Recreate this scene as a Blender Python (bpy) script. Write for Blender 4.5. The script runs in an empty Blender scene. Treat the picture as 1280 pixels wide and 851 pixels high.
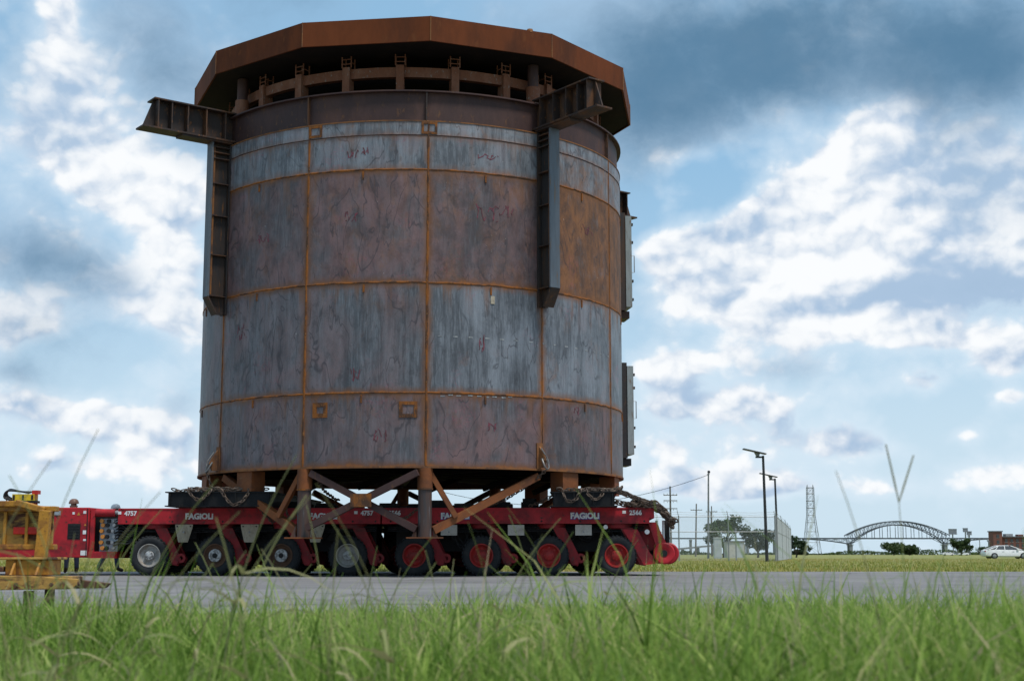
import bpy, bmesh, math, random
import numpy as np
from mathutils import Vector, Matrix

random.seed(7)
rng = np.random.default_rng(11)
R = math.radians
scene = bpy.context.scene
C = scene.collection

# ------------------------------------------------------------------ camera
cam_d = bpy.data.cameras.new('camera')
cam = bpy.data.objects.new('camera', cam_d)
C.objects.link(cam)
cam.location = (0, 0, 0.44)
cam.rotation_euler = (R(90 + 8.54), 0, 0)
cam_d.sensor_width = 36.0
cam_d.lens = 1778.0 / 1280.0 * 36.0
cam_d.clip_start = 0.05
cam_d.clip_end = 20000
cam_d.dof.use_dof = True
cam_d.dof.focus_distance = 28.5
cam_d.dof.aperture_fstop = 5.0
scene.camera = cam
scene.cycles.max_bounces = 6
scene.cycles.diffuse_bounces = 3
scene.cycles.glossy_bounces = 2
scene.cycles.transmission_bounces = 3

# ------------------------------------------------------------------ sky
SUN_EL, SUN_AZ = 67.0, 135.0        # degrees; azimuth clockwise from +Y (view direction); sun stands high, behind thin cloud
world = bpy.data.worlds.new('World')
scene.world = world
world.use_nodes = True
WN, WL = world.node_tree.nodes, world.node_tree.links
for n in list(WN):
    WN.remove(n)


class NB:
    """tiny node-expression builder"""
    def __init__(self, tree):
        self.n, self.l = tree.nodes, tree.links

    def put(self, sock, v):
        if hasattr(v, 'is_output'):
            self.l.new(v, sock)
        else:
            sock.default_value = v

    def m(self, op, a, b=None, c=None, clamp=False):
        x = self.n.new('ShaderNodeMath'); x.operation = op; x.use_clamp = clamp
        for i, v in enumerate((a, b, c)):
            if v is not None:
                self.put(x.inputs[i], v)
        return x.outputs[0]

    def v(self, op, a, b=None, c=None):
        x = self.n.new('ShaderNodeVectorMath'); x.operation = op
        for i, v in enumerate((a, b, c)):
            if v is not None:
                self.put(x.inputs[i], v)
        return x.outputs['Value'] if op in ('DOT_PRODUCT', 'LENGTH') else x.outputs[0]

    def mix(self, f, a, b, blend='MIX'):
        x = self.n.new('ShaderNodeMix'); x.data_type = 'RGBA'; x.blend_type = blend
        self.put(x.inputs[0], f); self.put(x.inputs[6], a); self.put(x.inputs[7], b)
        return x.outputs[2]

    def ss(self, v, lo, hi, a=0.0, b=1.0):
        x = self.n.new('ShaderNodeMapRange'); x.interpolation_type = 'SMOOTHSTEP'
        self.put(x.inputs[0], v); self.put(x.inputs[1], lo); self.put(x.inputs[2], hi)
        self.put(x.inputs[3], a); self.put(x.inputs[4], b)
        return x.outputs[0]

    def noise(self, vec, scale, detail=4, rough=0.55, dist=0.0, col=False):
        x = self.n.new('ShaderNodeTexNoise')
        if vec is not None:
            self.l.new(vec, x.inputs['Vector'])
        x.inputs['Scale'].default_value = scale; x.inputs['Detail'].default_value = detail
        x.inputs['Roughness'].default_value = rough; x.inputs['Distortion'].default_value = dist
        return x.outputs['Color' if col else 'Fac']

    def vor(self, vec, scale, smooth=0.6, feature='SMOOTH_F1'):
        x = self.n.new('ShaderNodeTexVoronoi'); x.feature = feature
        self.l.new(vec, x.inputs['Vector']); x.inputs['Scale'].default_value = scale
        if feature == 'SMOOTH_F1':
            x.inputs['Smoothness'].default_value = smooth
        return x.outputs['Distance']


def build_world():
    b = NB(world.node_tree)
    tc = WN.new('ShaderNodeTexCoord')
    d = b.v('NORMALIZE', tc.outputs['Generated'])
    sep = WN.new('ShaderNodeSeparateXYZ'); WL.new(d, sep.inputs[0])
    az = b.m('MULTIPLY', b.m('ARCTAN2', sep.outputs[0], sep.outputs[1]), 180 / math.pi)
    el = b.m('MULTIPLY', b.m('ARCSINE', sep.outputs[2]), 180 / math.pi)
    comb = WN.new('ShaderNodeCombineXYZ'); WL.new(az, comb.inputs[0]); WL.new(el, comb.inputs[1])
    ae = comb.outputs[0]

    def blobs(lst, base):
        s = base
        for (a, e, ra, re, w) in lst:
            q = b.v('MULTIPLY_ADD', ae, (1 / ra, 1 / re, 0), (-a / ra, -e / re, 0))
            g = b.m('EXPONENT', b.m('MULTIPLY', b.v('DOT_PRODUCT', q, q), -1.0))
            s = b.m('MULTIPLY_ADD', g, w, s)
        return s
    # clear sky
    sky = WN.new('ShaderNodeTexSky'); sky.sky_type = 'NISHITA'; sky.sun_disc = False
    sky.sun_elevation = R(SUN_EL); sky.sun_rotation = R(SUN_AZ)
    sky.air_density = 1.0; sky.dust_density = 1.2; sky.ozone_density = 1.6
    base = b.mix(0.6, sky.outputs[0], (3.6, 6.6, 9.3, 1))
    # thin veil, paler towards the horizon
    base = b.mix(b.ss(el, 17.0, 0.0, 0.0, 0.80), base, (6.6, 8.0, 9.0, 1))
    # cumulus
    p = b.v('MULTIPLY', d, (1.0, 1.0, 1.25))
    warp = b.v('MULTIPLY_ADD', b.noise(p, 26.0, 4, 0.55, 0, True), (0.022, 0.022, 0.022), p)

    def vorf(vec, scale, det):
        x = WN.new('ShaderNodeTexVoronoi'); x.feature = 'F1'; x.normalize = False
        WL.new(vec, x.inputs['Vector']); x.inputs['Scale'].default_value = scale; x.inputs['Detail'].default_value = det
        x.inputs['Roughness'].default_value = 0.55; x.inputs['Lacunarity'].default_value = 2.3
        return x.outputs['Distance']
    big = b.noise(warp, 8.0, 7, 0.58)
    puff = vorf(warp, 21.0, 2.0)
    bias = blobs(CLOUD_WHITE, 0.0)
    raw = b.m('MULTIPLY_ADD', puff, -0.34, b.m('MULTIPLY', big, 1.45))
    dens = b.m('ADD', raw, bias)
    cov = b.ss(dens, 0.59, 0.79)
    up = b.v('ADD', warp, (-0.004, 0.0, 0.009))
    raw2 = b.m('MULTIPLY_ADD', vorf(up, 21.0, 1.0), -0.34, b.m('MULTIPLY', b.noise(up, 8.0, 4, 0.55), 1.45))
    lit = b.m('MULTIPLY_ADD', b.m('SUBTRACT', raw, raw2), 2.6, 0.76)
    lit = b.m('ADD', lit, blobs(CLOUD_SHADE, 0.0))
    lit = b.m('SUBTRACT', lit, b.m('MULTIPLY_ADD', b.noise(warp, 11.0, 5, 0.55), 1.0, -0.5))
    lit = b.ss(lit, 0.0, 0.95)
    ccol = b.mix(lit, (4.0, 5.4, 7.2, 1), (9.4, 9.6, 9.8, 1))
    # dark layer cloud
    dn = b.noise(warp, 6.0, 8, 0.60)
    dk = b.m('ADD', b.m('MULTIPLY', dn, 1.7), blobs(CLOUD_DARK, -0.78))
    dk = b.ss(dk, -0.05, 0.95)
    deep = b.m('ADD', b.m('MULTIPLY_ADD', dn, 2.0, -1.0), blobs(CLOUD_DEEP, 0.28))
    deep = b.ss(deep, 0.0, 1.15)
    dcol = b.mix(deep, (4.0, 5.6, 7.4, 1), (0.95, 2.1, 3.4, 1))
    thin = b.m('MULTIPLY', b.ss(dens, 0.26, 0.72), 0.58)
    base = b.mix(thin, base, (7.3, 8.4, 9.4, 1))
    out = b.mix(cov, base, ccol)
    out = b.mix(b.m('MULTIPLY', dk, 0.95), out, dcol)
    # below the horizon nothing but ground is seen
    bg = WN.new('ShaderNodeBackground'); bg.inputs['Strength'].default_value = 0.07
    WL.new(out, bg.inputs['Color'])
    wo = WN.new('ShaderNodeOutputWorld'); WL.new(bg.outputs[0], wo.inputs[0])


# (azimuth, elevation, half-widths, weight) in degrees
CLOUD_WHITE = [
    (5.7, 12.0, 1.03, 0.90, 0.40), (7.0, 11.4, 1.61, 1.29, 0.36), (8.6, 11.8, 1.93, 1.22, 0.36), (10.0, 12.9, 1.35, 1.09, 0.36), (11.7, 13.1, 1.93, 1.61, 0.36),
    (13.2, 14.6, 1.61, 1.35, 0.36), (14.3, 15.8, 1.35, 1.16, 0.36), (15.6, 16.7, 1.61, 1.09, 0.34), (16.2, 15.3, 2.09, 1.45, 0.30), (11.6, 10.9, 4.51, 2.09, 0.40),
    (15.0, 12.5, 3.22, 2.25, 0.38), (8.4, 9.9, 3.06, 1.29, 0.30), (13.5, 9.0, 3.06, 0.77, 0.30), (15.9, 8.4, 2.58, 0.52, 0.30), (17.4, 8.1, 1.03, 0.39, 0.30),
    (17.9, 12.9, 3.06, 3.54, 0.46), (19.0, 10.7, 1.93, 1.93, 0.30), (19.7, 11.9, 0.84, 1.16, 0.30), (19.2, 14.9, 1.93, 1.77, 0.30), (6.0, 7.3, 1.93, 0.71, 0.46),
    (7.9, 7.8, 1.45, 0.52, 0.30), (8.2, 5.9, 2.13, 0.77, 0.44), (6.1, 5.7, 1.29, 0.64, 0.36), (6.7, 4.3, 2.58, 0.71, 0.40), (7.7, 2.9, 3.86, 0.84, 0.26),
    (12.5, 4.3, 1.93, 0.77, 0.42), (14.7, 4.0, 1.61, 0.52, 0.38), (16.4, 6.6, 1.03, 0.64, 0.52), (19.1, 7.3, 1.29, 0.84, 0.55), (19.3, 5.9, 0.90, 0.35, 0.48),
    (17.6, 4.5, 0.77, 0.32, 0.48), (18.6, 3.0, 2.25, 0.64, 0.42), (11.4, 2.6, 3.22, 0.58, 0.34), (8.3, 2.6, 2.25, 0.52, 0.30), (15.0, 2.5, 1.93, 0.45, 0.30),
    (-15.0, 13.9, 1.93, 1.93, 0.42), (-16.6, 14.7, 1.61, 1.29, 0.36), (-13.6, 12.2, 1.42, 1.93, 0.40), (-14.1, 9.9, 1.42, 1.77, 0.42), (-17.4, 15.5, 1.61, 1.16, 0.30),
    (-18.5, 20.1, 0.97, 1.80, 0.40), (-17.6, 18.2, 1.09, 1.61, 0.36), (-19.1, 16.0, 2.13, 1.29, 0.32), (-19.0, 9.0, 1.42, 1.03, 0.52), (-20.1, 11.2, 0.45, 0.58, 0.45),
    (-18.1, 5.5, 2.58, 0.90, 0.50), (-16.0, 5.0, 1.93, 0.77, 0.40), (-14.2, 4.1, 2.58, 1.29, 0.40), (-17.4, 3.3, 3.54, 0.77, 0.32), (-18.0, 1.6, 4.83, 0.97, 0.10),
    (-19.6, 7.9, 0.80, 0.64, 0.36), (-13.1, 7.9, 0.97, 1.29, 0.20), (8.7, 14.3, 1.35, 1.03, -0.50), (7.3, 15.2, 1.09, 0.45, -0.30), (5.3, 14.1, 0.71, 1.29, -0.40),
    (-15.6, 8.1, 1.48, 0.77, -0.30), (-17.8, 7.4, 1.45, 0.71, -0.40), (14.6, 5.6, 1.93, 0.58, -0.25), (10.9, 6.7, 1.29, 0.45, -0.20), (17.9, 5.8, 0.84, 0.39, -0.20),
    (-4.7, 18.9, 6.44, 2.58, -0.20), (8.3, 1.2, 16.10, 0.84, -0.25), (-15.6, 7.8, 3.86, 0.64, -0.20),
]
CLOUD_SHADE = [
    (16.6, 10.1, 3.54, 0.84, -0.60), (18.4, 13.3, 2.74, 2.90, -0.55), (19.2, 9.8, 1.61, 0.71, -0.45), (11.6, 9.6, 1.93, 0.45, -0.25), (8.5, 10.9, 1.29, 0.58, -0.18),
    (7.4, 6.7, 1.61, 0.32, -0.25), (6.8, 5.1, 1.93, 0.32, -0.20), (11.7, 12.6, 2.58, 1.61, 0.30), (13.5, 9.0, 2.90, 0.45, 0.40), (15.9, 8.2, 2.58, 0.39, 0.40),
    (14.3, 11.1, 0.84, 0.39, 0.60), (11.6, 10.8, 1.61, 0.58, 0.40), (19.7, 12.2, 0.64, 1.29, 0.60), (-15.0, 13.9, 1.61, 1.61, 0.30), (-14.1, 9.9, 1.29, 1.29, 0.15),
    (-16.3, 4.5, 1.93, 0.32, -0.15), (13.0, 14.9, 1.29, 1.29, 0.25), (16.2, 15.2, 1.61, 1.29, -0.10), (-18.6, 15.6, 2.25, 1.61, -0.30), (-18.2, 19.2, 0.97, 1.93, -0.10),
]
CLOUD_DARK = [
    (11.9, 20.1, 10.30, 2.58, 0.72), (6.0, 17.6, 4.19, 2.09, 0.68), (16.0, 18.4, 4.83, 1.48, 0.45), (20.3, 19.0, 3.54, 2.25, 0.55), (2.0, 22.0, 4.51, 1.45, 0.50),
    (7.6, 16.9, 1.93, 0.97, 0.30), (17.7, 16.3, 2.90, 1.29, 0.25), (18.8, 13.9, 2.25, 1.29, 0.20), (-18.4, 11.2, 3.06, 1.42, 0.50), (-16.1, 10.4, 1.80, 1.03, 0.40),
    (-19.8, 12.2, 1.61, 1.61, 0.30), (-14.1, 19.0, 3.54, 2.25, 0.42), (-13.3, 16.9, 1.93, 1.61, 0.36), (-15.5, 20.7, 2.25, 1.93, 0.34), (-19.9, 17.6, 1.93, 1.93, 0.26),
    (-19.5, 6.8, 0.77, 0.52, 0.35), (-13.2, 5.7, 1.03, 0.84, 0.42), (10.8, 7.2, 1.77, 0.52, 0.42), (16.4, 10.1, 3.54, 0.64, 0.36), (18.9, 9.2, 1.93, 0.45, 0.30),
    (0.0, 3.3, 45.08, 3.86, -0.30), (8.7, 14.2, 2.25, 1.29, -0.45), (7.9, 15.5, 1.09, 0.52, -0.40), (15.3, 16.8, 1.42, 0.90, -0.35), (-15.0, 14.0, 1.77, 1.55, -0.50),
    (-18.4, 20.1, 0.84, 1.80, -0.30), (11.7, 11.4, 4.83, 2.25, -0.40), (-4.6, 12.5, 3.86, 6.44, -0.10),
]
CLOUD_DEEP = [
    (13.5, 19.9, 9.66, 2.90, 0.75), (6.7, 17.9, 3.54, 1.93, 0.45), (20.3, 19.0, 3.22, 2.25, 0.30), (-17.8, 11.1, 3.22, 1.29, 0.28), (-14.1, 18.7, 3.54, 1.93, 0.12),
    (16.4, 10.1, 3.54, 0.64, 0.15),
]
build_world()
world.cycles.sampling_method = 'MANUAL'
world.cycles.sample_map_resolution = 512

# ------------------------------------------------------------------ sun and exposure
sun_d = bpy.data.lights.new('sun', 'SUN')
sun_d.energy = 2.6
sun_d.angle = R(14)
sun_d.color = (1.0, 0.95, 0.88)
sun = bpy.data.objects.new('sun', sun_d)
C.objects.link(sun)
sun.location = (0, 0, 60)
_dir = Vector((math.sin(R(SUN_AZ)) * math.cos(R(SUN_EL)), math.cos(R(SUN_AZ)) * math.cos(R(SUN_EL)), math.sin(R(SUN_EL))))
sun.rotation_euler = _dir.to_track_quat('Z', 'Y').to_euler()
vs = scene.view_settings
vs.view_transform = 'Standard'
vs.look = 'None'
vs.exposure = 0.55
vs.gamma = 1.0
vs.use_curve_mapping = False

# ------------------------------------------------------------------ materials
MATS = {}


def new_mat(name):
    m = bpy.data.materials.new(name); m.use_nodes = True
    nt = m.node_tree
    for n in list(nt.nodes):
        nt.nodes.remove(n)
    b = NB(nt)
    bs = nt.nodes.new('ShaderNodeBsdfPrincipled')
    out = nt.nodes.new('ShaderNodeOutputMaterial')
    nt.links.new(bs.outputs[0], out.inputs[0])
    MATS[name] = m
    return m, b, bs, out


def bump(b, bs, h, strength=0.3, dist=0.01):
    x = b.n.new('ShaderNodeBump'); x.inputs['Strength'].default_value = strength; x.inputs['Distance'].default_value = dist
    b.l.new(h, x.inputs['Height']); b.l.new(x.outputs[0], bs.inputs['Normal'])


def c4(c):
    return (c[0], c[1], c[2], 1.0)


def wear_mat(name, c0, c1, scale=3.0, rough=0.6, metal=0.0, lo=0.45, hi=0.7, stretch=(1, 1, 1), c2=None, bumpy=0.15, spec=0.28):
    """paint or steel: c0 with patches of c1 (and finer spots of c2)"""
    m, b, bs, out = new_mat(name)
    tc = b.n.new('ShaderNodeTexCoord'); oi = b.n.new('ShaderNodeObjectInfo')
    p = b.v('MULTIPLY', tc.outputs['Object'], stretch)
    off = b.n.new('ShaderNodeCombineXYZ')
    b.l.new(b.m('MULTIPLY', oi.outputs['Random'], 37.0), off.inputs[0]); b.l.new(b.m('MULTIPLY', oi.outputs['Random'], 91.0), off.inputs[1])
    p = b.v('ADD', p, off.outputs[0])
    n = b.noise(p, scale, 8, 0.62, 0.4)
    col = b.mix(b.ss(n, lo, hi), c4(c0), c4(c1))
    fine = b.noise(p, scale * 7, 5, 0.6)
    if c2:
        col = b.mix(b.ss(fine, 0.57, 0.72), col, c4(c2))
    col = b.mix(b.ss(fine, 0.3, 0.7, 0.0, 0.35), col, b.mix(0.5, col, (0, 0, 0, 1)))
    b.l.new(col, bs.inputs['Base Color'])
    b.l.new(b.m('MULTIPLY_ADD', n, 0.3, rough - 0.15), bs.inputs['Roughness'])
    bs.inputs['Metallic'].default_value = metal
    bs.inputs['Specular IOR Level'].default_value = spec
    if bumpy:
        bump(b, bs, fine, bumpy, 0.02)
    return m


def plate_mat():
    """mill-scale shell plate. object colour: R rust, G purple, B lightness. UV 0..1 over the plate gives its weld-heated edges"""
    m, b, bs, out = new_mat('shell_plate')
    tc = b.n.new('ShaderNodeTexCoord'); oi = b.n.new('ShaderNodeObjectInfo')
    sep = b.n.new('ShaderNodeSeparateColor'); b.l.new(oi.outputs['Color'], sep.inputs[0])
    rust, purp, light = sep.outputs[0], sep.outputs[1], sep.outputs[2]
    off = b.n.new('ShaderNodeCombineXYZ')
    b.l.new(b.m('MULTIPLY', oi.outputs['Random'], 53.0), off.inputs[0]); b.l.new(b.m('MULTIPLY', oi.outputs['Random'], 17.0), off.inputs[2])
    p = b.v('ADD', tc.outputs['Object'], off.outputs[0])
    ps = b.v('MULTIPLY', p, (1, 1, 0.10))
    pm = b.v('MULTIPLY', p, (1, 1, 0.62))
    streak = b.noise(ps, 7.0, 7, 0.62, 0.15)
    fstreak = b.noise(ps, 30.0, 4, 0.6)
    big = b.noise(pm, 1.3, 7, 0.60, 0.5)
    mid = b.noise(pm, 3.4, 8, 0.64, 0.25)
    fine = b.noise(p, 22.0, 5, 0.65)
    sm = b.m('ADD', b.m('MULTIPLY', streak, 0.5), b.m('MULTIPLY', big, 0.5))
    blue = b.mix(b.ss(sm, 0.38, 0.62), (0.062, 0.068, 0.078, 1), (0.160, 0.177, 0.200, 1))
    blue = b.mix(b.ss(fstreak, 0.47, 0.66, 0, 0.36), blue, (0.215, 0.235, 0.26, 1))
    violet = b.mix(b.ss(b.m('ADD', b.m('MULTIPLY', mid, 0.5), b.m('MULTIPLY', big, 0.5)), 0.36, 0.62), (0.056, 0.031, 0.029, 1), (0.158, 0.098, 0.098, 1))
    pf = b.m('ADD', b.m('MULTIPLY', purp, 1.3), b.m('MULTIPLY_ADD', big, 2.6, -1.5), clamp=True)
    col = b.mix(pf, blue, violet)
    brown = b.mix(b.ss(mid, 0.35, 0.65), (0.085, 0.038, 0.018, 1), (0.200, 0.078, 0.022, 1))
    rn = b.noise(pm, 2.1, 9, 0.68, 0.3)
    rf = b.m('ADD', b.m('MULTIPLY', rust, 1.5), b.m('MULTIPLY_ADD', rn, 3.4, -2.0), clamp=True)
    col = b.mix(b.m('MULTIPLY', rf, 0.85), col, brown)
    # mottled scale: flakes and grain
    patch = b.noise(b.v('MULTIPLY', p, (1, 1, 0.5)), 1.1, 4, 0.55, 0.2)
    col = b.mix(b.ss(patch, 0.50, 0.70, 0.0, 0.36), col, b.mix(0.70, col, (0.016, 0.014, 0.016, 1)))
    grain = b.noise(p, 48.0, 4, 0.7)
    blot = b.noise(pm, 5.0, 9, 0.72, 0.3)
    col = b.mix(b.ss(blot, 0.52, 0.66, 0.0, 0.55), col, b.mix(0.62, col, (0.012, 0.012, 0.015, 1)))
    col = b.mix(b.ss(blot, 0.42, 0.28, 0.0, 0.16), col, b.mix(0.5, col, (0.26, 0.26, 0.27, 1)))
    col = b.mix(b.ss(grain, 0.42, 0.70, 0.0, 0.24), col, b.mix(0.5, col, (0.010, 0.009, 0.010, 1)))
    # dark tide lines where water dried
    ring = b.m('ABSOLUTE', b.m('SUBTRACT', b.noise(b.v('MULTIPLY', p, (1, 1, 0.36)), 1.9, 3, 0.5, 0.6), 0.53))
    ring2 = b.m('ABSOLUTE', b.m('SUBTRACT', b.noise(b.v('MULTIPLY', p, (1, 1, 0.22)), 3.2, 2, 0.5, 0.9), 0.50))
    rl = b.m('MULTIPLY', b.ss(ring, 0.0, 0.016, 1.0, 0.0), b.ss(big, 0.40, 0.52))
    rl2 = b.m('MULTIPLY', b.ss(ring2, 0.0, 0.016, 1.0, 0.0), b.ss(mid, 0.46, 0.62))
    rl = b.m('MAXIMUM', rl, b.m('MULTIPLY', rl2, 0.7))
    col = b.mix(b.m('MULTIPLY', rl, 0.60), col, (0.022, 0.021, 0.026, 1))
    # dark runs
    run = b.m('MULTIPLY', b.ss(b.noise(ps, 3.1, 5, 0.6, 0.3), 0.55, 0.66), b.ss(big, 0.45, 0.62))
    col = b.mix(b.m('MULTIPLY', run, 0.40), col, (0.035, 0.036, 0.044, 1))
    # pink and white crayon smudges
    pk = b.m('MULTIPLY', b.ss(b.noise(p, 1.15, 2, 0.5), 0.60, 0.70), b.ss(b.noise(p, 9.0, 6, 0.75, 1.5), 0.50, 0.60))
    col = b.mix(b.m('MULTIPLY', pk, 0.22), col, (0.30, 0.075, 0.11, 1))
    wk = b.m('MULTIPLY', b.ss(b.noise(p, 2.0, 2, 0.5), 0.62, 0.70), b.ss(b.noise(p, 26.0, 3, 0.6), 0.68, 0.74))
    col = b.mix(b.m('MULTIPLY', wk, 0.7), col, (0.5, 0.5, 0.48, 1))
    # rust that spreads from the welded edges
    suv = b.n.new('ShaderNodeSeparateXYZ'); b.l.new(tc.outputs['UV'], suv.inputs[0])
    eu = b.m('MULTIPLY', b.m('MINIMUM', suv.outputs[0], b.m('SUBTRACT', 1.0, suv.outputs[0])), 2.5)
    ph = b.n.new('ShaderNodeAttribute'); ph.attribute_name = 'plate_h'
    top = b.m('SUBTRACT', ph.outputs['Fac'], suv.outputs[1])
    ev = b.m('MINIMUM', suv.outputs[1], top)
    e = b.m('MINIMUM', eu, ev)
    e = b.m('ADD', e, b.m('MULTIPLY_ADD', mid, 0.20, -0.095))
    e = b.m('ADD', e, b.m('MULTIPLY_ADD', blot, 0.16, -0.08))
    hs = oi.outputs['Alpha']
    halo = b.m('MULTIPLY', b.ss(e, -0.02, 0.17, 0.85, 0.0), hs)
    col = b.mix(halo, col, (0.135, 0.055, 0.020, 1))
    col = b.mix(b.m('MULTIPLY', b.ss(e, -0.03, 0.05, 0.85, 0.0), hs), col, (0.25, 0.085, 0.016, 1))
    # rust washed down from the weld above
    bleed = b.m('MULTIPLY', b.ss(top, 0.0, 0.75, 1.0, 0.0), b.ss(b.noise(ps, 5.0, 5, 0.6), 0.50, 0.66))
    col = b.mix(b.m('MULTIPLY', bleed, b.m('MULTIPLY', hs, 0.62)), col, (0.150, 0.062, 0.022, 1))
    bright = b.m('MULTIPLY_ADD', light, 1.0, 0.5)
    comb = b.n.new('ShaderNodeCombineColor')
    for i in range(3):
        b.l.new(bright, comb.inputs[i])
    col = b.mix(1.0, col, comb.outputs[0], 'MULTIPLY')
    b.l.new(col, bs.inputs['Base Color'])
    bs.inputs['Metallic'].default_value = 0.0
    bs.inputs['Specular IOR Level'].default_value = 0.36
    b.l.new(b.m('MULTIPLY_ADD', rf, 0.30, b.m('MULTIPLY_ADD', streak, 0.25, 0.38)), bs.inputs['Roughness'])
    h = b.m('ADD', b.m('MULTIPLY', big, 1.0), b.m('MULTIPLY', fine, 0.06))
    bump(b, bs, h, 0.30, 0.05)
    return m


plate_mat()
wear_mat('weld_rust', (0.245, 0.082, 0.014), (0.070, 0.036, 0.022), 4, 0.85, 0, 0.42, 0.60, (1, 1, .6), (0.30, 0.135, 0.045))
wear_mat('roof_rust', (0.142, 0.038, 0.012), (0.082, 0.027, 0.013), 0.9, 0.85, 0, 0.38, 0.66, (1, 1, .35), (0.155, 0.050, 0.018), 0.1, 0.15)
wear_mat('girder_rust', (0.050, 0.026, 0.024), (0.084, 0.042, 0.034), 1.6, 0.62, 0, 0.4, 0.7, (1, 1, .4), (0.13, 0.06, 0.03))
wear_mat('arm_rust', (0.040, 0.028, 0.025), (0.115, 0.050, 0.022), 2.2, 0.6, 0, 0.45, 0.68, (1, 1, .5), (0.21, 0.09, 0.035))
wear_mat('edge_rust', (0.23, 0.095, 0.032), (0.10, 0.052, 0.034), 3, 0.8, 0, 0.42, 0.66, (1, 1, 1), (0.3, 0.14, .05))
wear_mat('leg_steel_skylit', (0.125, 0.145, 0.168), (0.080, 0.084, 0.095), 2.0, 0.45, 0, 0.4, 0.7, (1, 1, .12), (0.2, 0.13, 0.08))  # outer leg flange: sky reflection painted in as a pale blue base
wear_mat('web_steel', (0.034, 0.030, 0.030), (0.080, 0.042, 0.024), 2.4, 0.6, 0, 0.45, 0.7, (1, 1, .15), (0.17, .075, .03))
wear_mat('column_rust', (0.19, 0.070, 0.035), (0.26, 0.125, 0.080), 3.0, 0.75, 0, 0.45, 0.75, (1, 1, .5), (0.30, 0.24, 0.2))
wear_mat('brace_rust', (0.20, 0.064, 0.018), (0.11, 0.042, 0.020), 1.6, 0.7, 0, 0.42, 0.68, (1, 1, 1), (0.21, 0.09, .035))
wear_mat('post_steel', (0.050, 0.046, 0.048), (0.110, 0.048, 0.026), 1.6, 0.5, 0, 0.42, 0.60, (1, 1, .12), (0.16, 0.16, 0.17))
wear_mat('crayon_pink', (0.20, 0.052, 0.075), (0.10, 0.045, 0.05), 9, 0.8, 0, .4, .6)
wear_mat('crayon_white', (0.34, 0.35, 0.35), (0.16, 0.17, 0.18), 9, 0.8, 0, .4, .6)
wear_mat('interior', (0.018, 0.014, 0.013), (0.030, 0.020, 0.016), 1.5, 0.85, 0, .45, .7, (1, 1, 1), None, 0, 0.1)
wear_mat('hatch_paint', (0.27, 0.30, 0.30), (0.20, 0.22, 0.215), 2, 0.5, 0, 0.4, 0.7, (1, 1, .3), (0.2, 0.14, .1))
wear_mat('galvanised', (0.30, 0.31, 0.32), (0.23, 0.24, 0.25), 4, 0.45, 0.3)
wear_mat('shackle_steel', (0.17, 0.165, 0.16), (0.09, 0.07, 0.06), 9, 0.5, 0.4)
wear_mat('paint_red', (0.43, 0.016, 0.024), (0.165, 0.013, 0.018), 1.6, 0.5, 0, 0.42, 0.66, (1, 1, 1), (0.085, 0.026, 0.022), 0.10)
wear_mat('paint_red_dusty_shaded', (0.26, 0.013, 0.017), (0.085, 0.020, 0.018), 2.2, 0.6, 0, 0.42, 0.7, (1, 1, 1), (0.12, 0.05, 0.04), 0.08)  # dusty red, darkened to put the shade under the deck into its colour
wear_mat('rim_red', (0.36, 0.020, 0.018), (0.20, 0.028, 0.020), 6, 0.5, 0, 0.42, 0.7)
wear_mat('rim_grey', (0.36, 0.345, 0.32), (0.24, 0.20, 0.16), 6, 0.5, 0.1, 0.42, 0.7)
wear_mat('hub_grey', (0.50, 0.50, 0.49), (0.20, 0.19, 0.18), 14, 0.4, 0.3, 0.45, 0.6)
wear_mat('rim_brown', (0.12, 0.062, 0.036), (0.07, 0.04, 0.03), 8, 0.7)
wear_mat('tyre_rubber', (0.018, 0.020, 0.023), (0.040, 0.040, 0.040), 5, 0.75, 0, 0.45, 0.75, (1, 1, 1), (0.05, 0.047, 0.043), 0.3)
wear_mat('chassis_black', (0.012, 0.012, 0.013), (0.028, 0.024, 0.022), 3, 0.6)
wear_mat('beam_black', (0.006, 0.007, 0.009), (0.014, 0.014, 0.014), 2.5, 0.6, 0, 0.45, 0.7, (1, 1, .4), (0.03, 0.024, 0.02), 0.15, 0.2)
wear_mat('plate_beige', (0.42, 0.37, 0.28), (0.30, 0.25, 0.18), 5, 0.6, 0, 0.45, 0.7, (1, 1, .4), (0.2, 0.12, .07))
wear_mat('plate_pale', (0.50, 0.47, 0.42), (0.38, 0.34, 0.29), 5, 0.6)
wear_mat('chain_steel', (0.085, 0.062, 0.050), (0.16, 0.115, 0.085), 12, 0.55, 0.3, 0.4, 0.65)
wear_mat('white_paint', (0.74, 0.74, 0.74), (0.60, 0.59, 0.57), 6, 0.5)
wear_mat('blue_paint', (0.035, 0.055, 0.33), (0.03, 0.045, 0.24), 6, 0.5)
wear_mat('plug_grey', (0.34, 0.37, 0.40), (0.26, 0.28, 0.31), 7, 0.5)
wear_mat('plug_orange', (0.55, 0.22, 0.04), (0.42, 0.17, 0.04), 9, 0.5)
wear_mat('hose_black', (0.013, 0.013, 0.014), (0.03, 0.03, 0.03), 9, 0.5)
wear_mat('yellow_paint', (0.44, 0.210, 0.028), (0.19, 0.075, 0.024), 6.0, 0.6, 0, 0.44, 0.68, (1, 1, 1), (0.16, 0.07, 0.03), 0.2)
wear_mat('yellow_pale', (0.42, 0.24, 0.060), (0.085, 0.036, 0.022), 6.0, 0.75, 0, 0.47, 0.56, (.5, 1, 1), (0.30, 0.17, 0.06), 0.2)
wear_mat('yellow_bright', (0.72, 0.53, 0.025), (0.55, 0.38, 0.03), 6, 0.5)
wear_mat('red_bright', (0.60, 0.03, 0.02), (0.45, 0.03, 0.02), 6, 0.4)
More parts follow.
